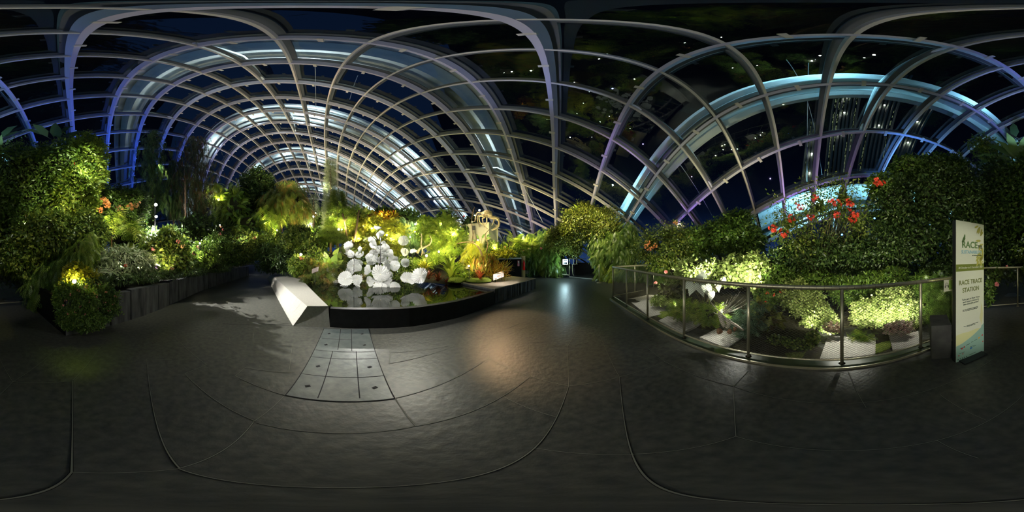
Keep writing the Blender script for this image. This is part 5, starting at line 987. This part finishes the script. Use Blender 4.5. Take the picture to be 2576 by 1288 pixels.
V('ground_cover', 'dark bedding plants along the slate wall top', 'bedding plants', [(230, 705, 3.95, 50, 14), (300, 700, 4.3, 45, 12), (360, 695, 4.8, 45, 12), (420, 688, 5.5, 45, 11), (480, 682, 6.6, 40, 10), (540, 674, 8.5, 40, 10)], 'long', .09, 1.3, 'dark', flowers=[(316, 668, 4.2, 'red'), (480, 650, 6.3, 'white')], fn=6, fr=.05, fs=.025)
V('lit_bush', 'glowing yellow green bush around the corner uplight', 'bush', [(190, 690, 3.9, 32, 30), (222, 705, 3.9, 32, 24), (170, 720, 3.8, 22, 18)], size=.08, cols='yellow', cover=1.0, core=.55)
V('pink_creeper', 'creeper dotted with small pink flowers draped over the bed corner', 'creeper', [(200, 765, 3.12, 46, 42), (258, 762, 3.42, 42, 42), (168, 750, 3.15, 34, 38), (215, 808, 3.02, 50, 24), (172, 800, 3.0, 30, 28)], size=.05, cols='mid', cover=1.3, deep=.3, flowers=[(rx, ry, 2.93 + max(0, rx - 215) * .0055, 'pink') for rx, ry in ((165, 757), (178, 742), (199, 730), (217, 722), (238, 738), (250, 716), (262, 760), (290, 745), (170, 790), (185, 815), (200, 770), (212, 792), (224, 760), (235, 800), (245, 778), (258, 805), (275, 780), (285, 765), (225, 825), (205, 812), (190, 785), (243, 745), (160, 770), (268, 735), (232, 812), (254, 825))], fn=3, fr=.035, fs=.014)
V('leafy_shrub', 'shrub with white and pink blooms at the bend of the left bed', 'shrub', [(510, 640, 7.8, 40, 32), (545, 625, 9, 35, 35), (480, 650, 7.0, 30, 25), (580, 650, 9.8, 30, 18)], size=.13, cols='mid', cover=1.1, flowers=[(500, 620, 7.2, 'pink'), (553, 590, 8.6, 'pink'), (556, 570, 9, 'peach'), (597, 600, 10, 'red')], fn=7, fr=.1, fs=.035)
def weeping(label, x, yt, yb, d, w, cols, n=1700, trunk=True):
    m = n; t = RNG.random(m); yy = yt + (yb - yt) * t ** .9; hw = w * (.35 + .65 * np.sin(np.clip(t * 1.25 + .15, 0, 1) * PI * .7)) ; xx = x + RNG.normal(size=m) * hw * .5
    pos = np.array([tuple(P(a, b, d + c)) for a, b, c in zip(xx, yy, RNG.normal(size=m) * w * d * .0012)])
    axs = np.array([[0, 0, -1.]]) + RNG.normal(size=(m, 3)) * .22; nr = RNG.normal(size=(m, 3)); b = P(x, 640, d); b.z = .8
    o = foliage('weeping_conifer', pos, axs, nr, .55 * (.6 + .7 * RNG.random(m)), 'hang', GR[cols] if isinstance(cols, str) else cols, tuple(b)); tag(o, label, 'conifer', 'weeping trees on the left')
    MB().tube([b, P(x, (yt + yb) / 2, d), P(x + 2, yt + 8, d)], [.11, .07, .02], 8).build('trunk', M['bark'], o, True)
    mb = MB(); rr = random.Random(int(x))
    for k in range(16):
        y = yt + (yb - yt) * (k + 1) / 18; s = 1 if k % 2 else -1; mb.tube([P(x, y, d), P(x + s * w * .3, y - 4, d + rr.uniform(-.4, .4)), P(x + s * w * .6, y + 6, d + rr.uniform(-.6, .6))], [.035, .02, .008], 5)
    mb.build('branch', M['bark'], o); return o
weeping('dark weeping conifer just left of the starry lamps and pale trunk', 385, 325, 520, 11, 42, 'dark', 1100)
weeping('taller dark weeping conifer with rusty tips, right of the starry lamps', 490, 340, 560, 12, 52, ((.02,.04,.01),(.05,.07,.02),(.10,.04,.015)), 1500)
weeping('small dark weeping conifer between the two large ones', 437, 400, 540, 13, 26, 'dark', 700)
wood('pale_trunk', 'pale straight tree trunk right of the starry lamps', 'tree trunk', [([P(468, 600, 10.5), P(467, 540, 10.5), P(466, 455, 10.5)], .09, .05)], M['bark'], P(468, 600, 10.5))
V('background_shrubs', 'dark leafy mass below the weeping conifers', 'shrub', [(440, 600, 9.5, 50, 30), (500, 580, 10.5, 50, 35), (370, 600, 9.5, 45, 25), (550, 600, 11, 40, 40), (350, 560, 11, 40, 30)], size=.2, cols='dark', cover=1.0)
V('vine_curtain', 'bright yellow green hanging vines left of the green dome', 'vines', [(560, 520, 12.2, 22, 48), (545, 480, 12.5, 16, 22), (590, 500, 12.5, 18, 40)], 'hang', .75, 1.2, 'bright', ax=(0, 0, -1), jitter=.3)
V('narrow_leaf_shrub', 'dark narrow leaved plants between vines and green dome', 'shrub', [(590, 530, 11.8, 28, 50), (620, 570, 11.5, 35, 35)], 'bigleaf', .6, .9, 'mid', jitter=.3)
V('topiary_dome', 'tall dark rounded mound of clipped leaves, left part of the green dome', 'topiary', [(648, 485, 14, 46, 62), (620, 530, 13.6, 34, 45)], size=.26, cols='dark', cover=1.4)
V('topiary_dome', 'lower rusty and green rounded mound, right part of the green dome', 'topiary', [(725, 500, 13, 45, 48), (755, 530, 13, 28, 35), (690, 515, 12.6, 40, 35)], 'hang', .6, 1.3, 'rust', ax=(0, 0, -1), jitter=.25, trunk=[([(697, 585, 12), (696, 530, 12)], .10), ([(708, 583, 12.2), (707, 532, 12.2)], .10)])
V('vine_curtain', 'pale yellow strands hanging below the rusty mound', 'vines', [(665, 545, 12, 28, 28), (690, 540, 12.2, 22, 25)], 'hang', .8, 1.1, 'bright', ax=(0, 0, -1), jitter=.3)
V('background_shrubs', 'hazy green trees closing the view behind the tall pale conifer', 'shrub', [(770, 560, 17.5, 50, 40), (830, 560, 17, 50, 42), (890, 570, 16.5, 45, 35), (800, 600, 15, 50, 25)], size=.3, cols='mid', cover=1.0)
V('dark_shrub', 'dark shrub with pale lit tips left of the path end', 'shrub', [(610, 610, 10.5, 40, 35), (650, 620, 10, 35, 35), (600, 645, 10.5, 35, 20)], size=.15, cols='mix', cover=1.1, flowers=[(562, 577, 9.5, 'pink'), (640, 600, 9, 'pink')], fn=5, fr=.1)
V('dark_shrub', 'very dark shrub where the walkway ends', 'shrub', [(680, 640, 9.8, 45, 40), (720, 650, 9, 35, 35), (700, 670, 9.6, 40, 12)], 'long', .2, 1.2, 'dark')
V('lit_bush', 'yellow lit shrub under the lamp below the vine strands', 'bush', [(690, 600, 9.6, 30, 18), (665, 605, 10, 25, 18)], size=.14, cols='bright', cover=1.1)
V('round_bush', 'small round clipped bush by the far end of the stone bench', 'bush', [(748, 668, 7.3, 22, 26)], size=.09, cols='bright', cover=1.4, flowers=[(758, 650, 7.0, 'orange')], fn=12, fr=.10, fs=.04)
V('mixed_shrubs', 'mixed dark shrubs above the round clipped bush', 'shrub', [(740, 610, 9, 35, 32), (775, 620, 8.6, 35, 30), (800, 650, 8, 30, 25), (750, 585, 10, 30, 18)], size=.15, cols='mix', cover=1.1)
V('rust_ground_plants', 'rust coloured low plants at the water left of the glass flowers', 'ground plants', [(800, 695, 7.3, 40, 20), (845, 680, 7.7, 35, 22), (790, 672, 7.7, 30, 16), (870, 650, 8.2, 30, 22), (880, 700, 7.8, 45, 14)], 'frond', .26, 1.3, 'rust')
bigplant('taro_plant', 'bright taro plant with arrow leaves left of the glass flowers', 'plant', [(830, 668, 7.4, 24, 95), (838, 660, 7.4, 26, 70), (845, 668, 7.4, 24, 40), (828, 665, 7.4, 24, 130), (822, 650, 7.5, 20, 110), (850, 640, 7.5, 24, -65), (842, 640, 7.5, 20, 60), (835, 676, 7.3, 22, 160)], 'bright', 'heart', (838, 700, 7.5))
# --- conifers in the middle
def conifer(label, x, yt, yb, d, w, cols, n, size=.5, name='tall_conifer'):
    m = n; t = RNG.random(m) ** .85; yy = yt + (yb - yt) * t; ang = RNG.random(m) * 2 * PI; hw = w * d * .00244 * (.25 + .75 * t) * (.5 + .5 * RNG.random(m) ** .5)
    c = np.array([tuple(P(x, y, d)) for y in yy]); out = np.stack([np.cos(ang), np.sin(ang), np.zeros(m)], 1); pos = c + out * hw[:, None] * .7
    axs = out * .8 + np.array([[0, 0, -.25]]) + RNG.normal(size=(m, 3)) * .3; b = P(x, 650, d); b.z = .9
    o = foliage(name, pos, axs, np.tile([[0, 0, 1.]], (m, 1)) + RNG.normal(size=(m, 3)) * .4, size * (.6 + .6 * RNG.random(m)), 'needle', GR[cols], tuple(b)); tag(o, label, 'conifer')
    MB().tube([b, P(x, (yt + yb) / 2, d), P(x, yt, d)], [.13, .07, .015], 8).build('trunk', M['bark'], o, True); return o
conifer('tall pale conifer column rising in front of the white ribs', 832, 398, 590, 13, 18, 'silver', 2600, .55)
conifer('wide soft lower conifer spreading right of the pale column', 850, 480, 590, 12.4, 42, 'mix', 3600, .5)
conifer('small pale conifer standing above the starry lamps', 789, 488, 545, 15, 14, 'silver', 500, .5, 'small_conifer')
V('leafy_canopy', 'soft green canopy beside the forked trunks', 'tree', [(865, 545, 10.6, 25, 18), (900, 545, 11, 22, 16)], 'frond', .45, 1.1, 'bright')
V('bonsai_pine', 'flat topped bright pine cushion left above the glass flowers', 'pine', [(830, 588, 9.2, 24, 10), (845, 600, 9.1, 28, 9), (818, 598, 9.3, 20, 8)], 'needle', .16, 2.4, 'bright', jitter=.3)
V('yellow_shrub', 'large yellow green shrub right behind the top of the glass flowers', 'shrub', [(930, 590, 11, 55, 40), (960, 620, 9.6, 55, 32), (900, 610, 10.4, 40, 35), (985, 590, 10.8, 35, 35)], 'frond', .24, 1.6, ((.16,.22,.03),(.36,.38,.04),(.60,.54,.06)), jitter=.4)
V('red_tipped_shrub', 'shrub with red and yellow tips at the top of the back hedge', 'shrub', [(945, 555, 12.4, 34, 16), (975, 548, 12.8, 25, 14)], 'long', .3, 1.5, ((.5, .10, .02), (.6, .35, .02), (.62, .55, .04)), jitter=.3)
V('green_hedge', 'long dark green hedge along the base of the white ribs', 'hedge', [(915, 548, 14, 30, 18), (965, 545, 14.2, 35, 20), (1020, 552, 14, 40, 22), (1060, 562, 13.6, 28, 18), (880, 545, 14.2, 20, 18)], size=.26, cols='mid', cover=1.2, flowers=[(965, 545, 13, 'pink'), (940, 540, 13, 'pink')], fn=6, fr=.2)
V('hanging_greenery', 'pale green plants hanging down behind the glass flower ball', 'hanging plants', [(1010, 580, 11.8, 30, 32), (1045, 590, 11.2, 25, 32), (1000, 610, 10.4, 25, 25)], 'hang', .45, 1.5, ((.10,.22,.06),(.24,.38,.14),(.45,.55,.25)), ax=(0, 0, -1), jitter=.3)
V('fluffy_fern_bush', 'fluffy bright fern bush left of the cream block', 'fern', [(1100, 595, 9.2, 40, 36), (1140, 605, 8.8, 30, 32), (1075, 575, 10, 25, 25), (1120, 570, 10, 28, 20)], 'frond', .28, 1.7, 'bright', jitter=.3)
V('leafy_shrub', 'leafy shrub with broad green leaves above the fluffy ferns', 'shrub', [(1125, 545, 10.6, 20, 18), (1108, 560, 10.4, 20, 12)], 'bigleaf', .4, 1.1, 'mid', jitter=.3)
V('cloud_bush', 'pale creamy cloud shaped bush at the left edge of the cream block', 'bush', [(1142, 566, 9.9, 15, 9), (1133, 562, 10, 10, 7)], 'round', .08, 1.8, ((.6, .62, .3), (.75, .75, .42), (.8, .8, .5)))
V('small_shrub', 'dark shrub in front of the cream block left side', 'shrub', [(1171, 580, 9.2, 8, 14)], size=.09, cols='dark', cover=1.5)
V('leafy_shrub', 'dark leafy plants on top behind the crooked pole', 'shrub', [(1178, 556, 10.5, 15, 10), (1192, 552, 10.8, 12, 8)], 'bigleaf', .35, 1.2, 'dark', jitter=.3, flowers=[(1167, 544, 10, 'red')], fn=4, fr=.04)
V('hanging_bush', 'yellow hanging foliage under the dark twisted branch', 'hanging plants', [(1190, 630, 7.9, 18, 24), (1203, 625, 7.8, 12, 22), (1178, 640, 7.7, 12, 15)], 'hang', .34, 1.8, 'yellow', ax=(0, 0, -1), jitter=.3)
bigplant('broad_leaf_plant', 'broad leaved plant clinging to the twisted branch', 'plant', [(1205, 602, 7.7, 14, 120), (1212, 600, 7.7, 16, 60), (1220, 602, 7.7, 16, 20), (1214, 612, 7.7, 18, -80), (1204, 612, 7.7, 14, -120), (1224, 596, 7.7, 14, 40), (1198, 606, 7.7, 12, 160)], 'mid', 'bigleaf', (1212, 630, 7.6))
V('mixed_shrubs', 'green shrubs at the foot of the cream block', 'shrub', [(1235, 625, 8.8, 22, 18), (1265, 635, 9.2, 25, 12), (1215, 640, 8, 20, 14), (1290, 638, 10, 25, 12)], size=.11, cols='bright', cover=1.3, flowers=[(1270, 622, 9, 'peach')], fn=5, fr=.08)
V('variegated_bush', 'silver variegated bush by the right foot of the cream block', 'bush', [(1232, 615, 8.7, 15, 11)], 'round', .07, 1.5, 'silver')
V('golden_bush', 'golden green bush above the display case', 'bush', [(1270, 638, 8.9, 28, 10), (1250, 640, 8.4, 14, 8)], 'round', .09, 1.5, 'yellow')
V('palm_plant', 'small feathery palm right of the cream block', 'palm', [(1286, 615, 11, 18, 14)], 'frond', .7, 1.0, 'bright')
V('fern_hedge', 'light green shrub with pink flowers left of the dark hanging hedge', 'shrub', [(1300, 630, 11.4, 30, 24), (1330, 620, 12, 22, 18)], 'frond', .3, 1.4, 'bright', flowers=[(1328, 625, 11, 'pink'), (1317, 632, 10.8, 'peach'), (1361, 625, 11.5, 'pink')], fn=5, fr=.08)
bigplant('cactus_leaf', 'single upright paddle shaped leaf above the light green shrub', 'plant', [(1316, 612, 11.2, 18, 88), (1319, 612, 11.3, 16, 70)], 'bright', 'heart', (1316, 622, 11.3))
V('grass_tufts', 'yellow grassy tufts right of the driftwood bird', 'grass plant', [(1085, 655, 8.2, 26, 12), (1060, 668, 8.0, 24, 9), (1115, 640, 8.6, 22, 10)], 'blade', .24, 1.6, 'bright', jitter=.4, core=.5, droop=-.5)
def rosette(label, x, y, d, n, size, cols, tmpl='strap', name='sword_leaf_plant', cat='plant', lift=(.4, 1.3), group=None):
    b = P(x, y, d); a = RNG.random(n) * 2 * PI; e = lift[0] + (lift[1] - lift[0]) * RNG.random(n)
    axs = np.stack([np.cos(a) * np.cos(e), np.sin(a) * np.cos(e), np.sin(e)], 1); nr = np.stack([-np.cos(a) * np.sin(e), -np.sin(a) * np.sin(e), np.cos(e)], 1)
    pos = np.tile([tuple(b)], (n, 1)) + axs * size * .03; o = foliage(name, pos, axs, nr, size * (.7 + .4 * RNG.random(n)), tmpl, GR[cols] if isinstance(cols, str) else cols, tuple(b)); return tag(o, label, cat, group)
rosette('tall sword leaved plant with broad yellow green straps behind the pond edge', 1134, 700, 7.0, 54, 1.15, 'bright')
rosette('smaller sword leaved plant to the right with pale narrow straps', 1186, 680, 7.2, 40, .8, 'yellow')
rosette('sword leaved tuft between the glass flowers and the tall straps', 1066, 684, 7.2, 36, .7, 'yellow')
rosette('pale strap leaved tuft by the leaning driftwood', 1098, 668, 7.9, 26, .55, 'bright')
for lab, x, y, d, s in (('dark red bromeliad nearest the glass flowers', 1078, 702, 6.9, .6), ('dark red bromeliad left under the tall straps', 1102, 708, 6.8, .55), ('dark purple bromeliad left of the moss mound', 1122, 712, 6.85, .3), ('largest dark red bromeliad on the moss by the information panel', 1207, 704, 6.6, .6)):
    rosette(lab, x, y, d, 38, s, ((.16, .03, .02), (.34, .06, .03), (.10, .12, .03)), name='red_bromeliad', cat='bromeliad', lift=(.1, 1.0))
V('pitcher_plants', 'upright red and green pitcher plants above the red bromeliad', 'pitcher plants', [(1215, 675, 7.0, 26, 18), (1230, 660, 7.3, 20, 14)], 'long', .20, 2.0, ((.5, .14, .04), (.45, .35, .05), (.2, .3, .04)), ax=(0, 0, 1), jitter=.4, core=.5)
V('orange_grass', 'orange and yellow grasses around the bright information panel', 'grass plant', [(1240, 690, 7.0, 14, 14), (1262, 682, 7.1, 14, 12)], 'blade', .4, 1.6, ((.6, .22, .03), (.62, .45, .05), (.4, .4, .05)), jitter=.4, core=.4, droop=-.6)
V('low_greenery', 'low green undergrowth between the straps and pitcher plants', 'ground plants', [(1160, 690, 7.3, 32, 10), (1185, 692, 7.1, 22, 9), (1145, 672, 7.8, 25, 10)], size=.09, cols='bright', cover=1.5)
V('low_greenery', 'dark undergrowth behind the glass flowers at the water line', 'ground plants', [(930, 690, 8.4, 45, 14), (1000, 690, 8.2, 45, 14), (960, 660, 8.8, 50, 18), (1030, 665, 8.4, 30, 16)], size=.12, cols='mix', cover=1.4)
# --- hedge arch
V('hanging_hedge', 'dark hedge with long hanging strands left of the lit sign', 'hedge', [(1340, 645, 12.6, 32, 40), (1378, 630, 12.4, 32, 55), (1330, 610, 13, 28, 22), (1395, 655, 12.2, 26, 34)], 'hang', .5, 1.6, 'mid', ax=(0, 0, -1), jitter=.22, flowers=[(1388, 596, 11.5, 'peach')], fn=5, fr=.08)
V('arch_hedge', 'towering hedge arch crown lit yellow on its left side', 'hedge', [(1465, 562, 11.6, 52, 46), (1415, 600, 11.8, 42, 36), (1515, 570, 11.4, 52, 48), (1475, 540, 11.6, 30, 30), (1440, 625, 12, 24, 24), (1390, 620, 12, 24, 26)], size=.135, cols=((.07, .10, .015), (.16, .22, .03), (.36, .36, .07)), cover=1.5, jitter=.34)
V('arch_hedge', 'right pier of the hedge arch with hanging ferny strands', 'hedge', [(1525, 630, 11.0, 36, 58), (1560, 640, 10.6, 40, 58), (1580, 600, 10.6, 24, 40), (1505, 615, 11.3, 20, 30)], 'hang', .42, 1.7, 'mid', ax=(0, 0, -1), jitter=.2)
V('hanging_fern', 'lowest fern strands beside the right barrier post', 'fern', [(1515, 680, 10.4, 14, 26), (1545, 690, 10, 22, 22), (1575, 690, 9.6, 18, 22)], 'hang', .34, 1.8, 'bright', ax=(0, 0, -1), jitter=.3)
bigplant('staghorn_fern', 'long notched leaves hanging on the front of the hedge arch', 'fern', [(1450, 545, 11, 26, -75), (1462, 590, 11, 24, 165), (1475, 590, 11, 20, 20), (1455, 530, 11, 20, 120), (1472, 598, 11, 20, 60), (1464, 600, 11, 22, -160)], 'bright', 'bigleaf')
# --- right of the arch
def twiggy(label, lobes, cols, seed, flowers=(), fcol='orange', size=.1, name='azalea_shrub', cover=.42, base=None, ntw=40):
    o = V(name, label, 'shrub', lobes, 'broad', size, cover, cols, jitter=.9, core=0, flowers=flowers, fcol=fcol, fn=9, fr=.12, fs=.045)
    mb = MB(); rr = random.Random(seed); x0, y0, d0 = base
    for k in range(ntw):
        l = rr.choice(lobes); x, y = l[0] + rr.uniform(-.85, .85) * l[3], l[1] + rr.uniform(-.9, .5) * l[4]; e = P(x, y, l[2] + rr.uniform(-.3, .3)); b = P(x0 + rr.uniform(-30, 30), y0, d0); m1 = b.lerp(e, .45) + Vector((rr.uniform(-.15, .15), rr.uniform(-.15, .15), rr.uniform(-.1, .25)))
        mb.tube([b, m1, e], [.014, .010, .004], 5)
    mb.build('twig', M['stem'], o); return o
twiggy('thin twiggy azalea with orange flowers right of the hedge arch', [(1640, 610, 8.4, 40, 36), (1680, 595, 8.2, 38, 34), (1620, 640, 8.4, 28, 28), (1715, 590, 7.8, 28, 30)], 'mix', 3, [(1625, 618, 7.6), (1634, 628, 7.6), (1642, 622, 7.7), (1650, 618, 7.7), (1630, 610, 7.7), (1750, 608, 6.9, 'peach'), (1700, 560, 7.6)], base=(1670, 680, 8), cover=.7)
V('round_shrub', 'dense round topped shrub left of the red flowering bush', 'shrub', [(1850, 590, 6.6, 62, 50), (1800, 600, 6.8, 45, 40), (1885, 610, 6.4, 40, 42), (1860, 555, 6.7, 32, 26), (1760, 610, 7.2, 35, 38)], size=.13, cols='mid', cover=1.2)
V('leafy_shrub', 'olive green shrub in the middle of the railed garden back', 'shrub', [(1740, 620, 7.4, 42, 38), (1700, 640, 7.2, 40, 32), (1660, 660, 7.4, 32, 22)], size=.12, cols='mix', cover=1.1, flowers=[(1675, 684, 6.3, 'pink'), (1650, 712, 6.4, 'pink')], fn=5, fr=.06)
V('fern_bank', 'fern bank at the far corner of the mesh railing', 'fern', [(1600, 690, 9.2, 40, 32), (1650, 690, 8.4, 30, 25), (1565, 700, 9.6, 20, 20)], 'hang', .34, 1.5, 'mid', ax=(0, 0, -1), jitter=.3)
V('lit_foliage', 'bright lit foliage behind the pale elephant ear leaves', 'shrub', [(1745, 680, 5.6, 45, 28), (1795, 690, 5.3, 45, 32), (1720, 700, 5.5, 25, 20), (1690, 720, 5.3, 25, 18)], size=.12, cols='pale', cover=1.2)
V('lit_foliage', 'bright climbing leaves under the dense round shrub', 'shrub', [(1850, 680, 5.2, 50, 36), (1900, 680, 5.0, 42, 42), (1930, 720, 4.6, 36, 40)], 'wide', .11, 1.3, 'pale')
bigplant('elephant_ear', 'elephant ear plant with big white lit leaves behind the railing', 'plant', [(1745, 712, 4.3, 35, -110), (1760, 712, 4.2, 38, -75), (1775, 718, 4.1, 36, -62), (1790, 735, 4.0, 25, -95), (1806, 712, 4.3, 24, -85), (1736, 712, 4.4, 27, -140), (1756, 706, 4.4, 28, 60), (1772, 700, 4.5, 24, 110), (1818, 700, 4.5, 20, -60)], 'white', 'heart', (1770, 775, 4.2))
V('rock_plants', 'dark mottled rosette plants on stones left of the elephant ear', 'ground plants', [(1690, 735, 5.0, 28, 16), (1712, 722, 5.0, 20, 14)], 'heart', .16, 1.2, ((.10, .08, .05), (.20, .20, .08), (.3, .3, .15)))
V('pebble_leaf_plants', 'pale small leaved ground plant next to the first slab', 'ground plants', [(1665, 755, 4.8, 28, 12), (1700, 762, 4.5, 25, 10)], 'round', .05, 1.6, 'pale')
V('low_fern', 'bright green low fern carpet behind the driftwood', 'fern', [(1740, 780, 3.7, 40, 14), (1790, 790, 3.4, 35, 16), (1715, 770, 4.1, 30, 10)], 'frond', .16, 1.8, 'bright', jitter=.3)
V('blue_fern', 'dark bluish fern right of the driftwood tip', 'fern', [(1880, 810, 3.0, 30, 22), (1915, 790, 3.2, 25, 22)], 'frond', .18, 1.5, 'blue', jitter=.3)
V('caladium', 'veined yellow and brown caladium rosettes beside the curved railing post', 'plant', [(1905, 790, 3.2, 26, 18), (1940, 800, 3.1, 26, 20), (1912, 770, 3.4, 20, 14)], 'heart', .17, 1.2, ((.10, .06, .02), (.28, .30, .06), (.45, .50, .12)))
twiggy('tall twiggy shrub with clusters of scarlet flowers against the blue glass', [(1990, 560, 4.9, 60, 60), (2060, 520, 4.8, 60, 65), (2120, 500, 4.7, 50, 60), (2010, 610, 4.8, 60, 40), (2160, 560, 4.7, 45, 60)], 'mix', 5, [(1944, 572, 4.4), (1956, 580, 4.4), (1972, 590, 4.4), (1992, 550, 4.4), (2010, 520, 4.4), (2050, 500, 4.35), (2095, 508, 4.3), (2105, 512, 4.3), (2135, 505, 4.3), (2140, 520, 4.3), (2150, 540, 4.3), (2205, 455, 4.3), (2215, 462, 4.3), (2105, 540, 4.3), (2145, 552, 4.3), (2040, 545, 4.4)], 'red', .085, 'scarlet_flower_shrub', .30, (2060, 700, 4.9), 70)
V('dark_hedge_mass', 'big dark green hedge behind the middle of the railing', 'hedge', [(2000, 650, 5.3, 70, 45), (2080, 640, 5.1, 70, 50), (2160, 640, 5.0, 65, 55), (2240, 630, 4.9, 60, 70), (2370, 680, 5.1, 70, 40)], size=.085, cols='dark', cover=1.3, jitter=.42, core=.62)
V('dark_hedge_mass', 'tall dark hedge rising behind the event banner', 'hedge', [(2260, 520, 5.3, 70, 85), (2350, 500, 5.4, 75, 95), (2430, 520, 5.5, 60, 100), (2320, 610, 5.1, 70, 70), (2420, 620, 5.0, 60, 70)], 'broad', .10, 1.3, 'dark', jitter=.42, core=.62)
V('leafy_shrub', 'broad leaved shrub crest lit faintly at the top of the right hedge', 'shrub', [(2290, 430, 5.6, 50, 35), (2350, 425, 5.8, 50, 35), (2220, 470, 5.2, 40, 35), (2400, 430, 6, 40, 40)], size=.14, cols='mid', cover=.9)
bigplant('spiky_plant', 'spiky long leaved plant on top of the hedge at the right edge', 'plant', [(2560, 400, 6.3, 90, 105), (2560, 400, 6.3, 80, 75), (2555, 400, 6.3, 80, 140), (2550, 405, 6.3, 90, 165), (2550, 405, 6.3, 85, 180), (2560, 400, 6.3, 70, 50), (2550, 410, 6.3, 80, 195), (2565, 400, 6.3, 60, 20), (2555, 400, 6.3, 75, 120)], 'mid', 'long')
V('leafy_shrub', 'sparse yellow tipped branches at the upper right against the glass', 'shrub', [(2470, 370, 7.5, 35, 25), (2500, 400, 7.2, 40, 35)], size=.14, cols='bright', cover=.5, core=0, jitter=.6)
V('dark_hedge_mass', 'black green hedge behind the far straight mesh fence', 'hedge', [(2510, 500, 6.2, 60, 100), (2570, 520, 6.4, 55, 110), (2500, 620, 5.9, 60, 75), (2570, 640, 6.0, 60, 70), (2640, 660, 6.2, 50, 60)], 'broad', .13, 1.3, 'dark', jitter=.42, core=.62)
V('leafy_shrub', 'pink flowered trailing shrub crossing the fence right of the banner', 'shrub', [(2500, 690, 5.0, 16, 30), (2490, 735, 4.7, 10, 30)], size=.10, cols='mid', cover=1, flowers=[(2531, 672, 4.9, 'pink'), (2508, 716, 4.6, 'pink')], fn=4, fr=.05)
# inside the railing, lit from below
V('ivy_mound', 'bright small leaved ivy mound left of the brightest slab', 'ivy', [(2060, 800, 3.5, 40, 40), (2030, 760, 3.9, 45, 36), (2000, 740, 4.2, 40, 36), (2090, 820, 3.2, 26, 24)], 'wide', .05, 1.4, 'pale')
V('ivy_mound', 'glowing pale ivy between the last two railing posts', 'ivy', [(2220, 790, 3.6, 45, 45), (2260, 750, 3.8, 40, 36), (2175, 790, 3.5, 35, 36), (2290, 790, 3.5, 30, 40)], 'wide', .055, 1.4, 'pale')
V('leafy_shrub', 'green shrub with scarlet dots behind the tallest railing post', 'shrub', [(1960, 700, 4.6, 45, 32), (1930, 740, 4.2, 30, 32)], size=.08, cols='mid', cover=1.2, flowers=[(1925, 760, 3.8, 'red'), (1930, 738, 3.9, 'red'), (1945, 742, 3.9, 'red'), (1975, 733, 4.0, 'red'), (1965, 735, 4.0, 'red'), (1903, 728, 4.2, 'red')], fn=4, fr=.035, fs=.02)
V('leafy_shrub', 'mid green hanging plants above the glowing ivy', 'shrub', [(2140, 730, 4.2, 50, 34), (2200, 715, 4.2, 40, 30), (2250, 700, 4.3, 40, 26), (2320, 730, 3.9, 35, 45)], 'long', .10, 1.4, 'mid')
V('leafy_shrub', 'fern edged shrub lit from the left behind the last railing post', 'shrub', [(2350, 760, 3.7, 40, 55), (2390, 760, 3.8, 25, 50)], 'frond', .18, 1.5, 'mid')
V('leafy_shrub', 'low dark shrub filling the gap behind the ivy mound', 'shrub', [(2060, 705, 4.7, 45, 22), (2110, 715, 4.6, 40, 22), (2020, 700, 4.8, 30, 20)], size=.08, cols='mid', cover=1.2)
V('pink_begonia', 'pale pink begonia heap on the small slab', 'begonia', [(2268, 822, 2.95, 28, 14), (2240, 828, 2.95, 16, 10)], 'round', .045, 1.6, ((.6, .35, .3), (.8, .65, .6), (.5, .5, .3)))
V('spotted_begonia', 'pinkish leafed begonia at the head of the brightest slab', 'begonia', [(2095, 822, 2.9, 20, 9)], 'round', .05, 1.5, ((.5, .25, .2), (.6, .5, .35), (.4, .45, .2)))
V('low_groundcover', 'dark low groundcover between the caladium and brightest slab', 'ground plants', [(1960, 858, 2.7, 30, 12), (2010, 870, 2.6, 40, 14), (2045, 850, 2.7, 15, 16)], 'round', .035, 1.3, 'mix')
V('low_fern', 'small bright fern tufts along the edge of the brightest slab', 'fern', [(2170, 846, 2.8, 20, 8), (2150, 850, 2.8, 10, 6)], 'frond', .12, 1.6, 'bright')
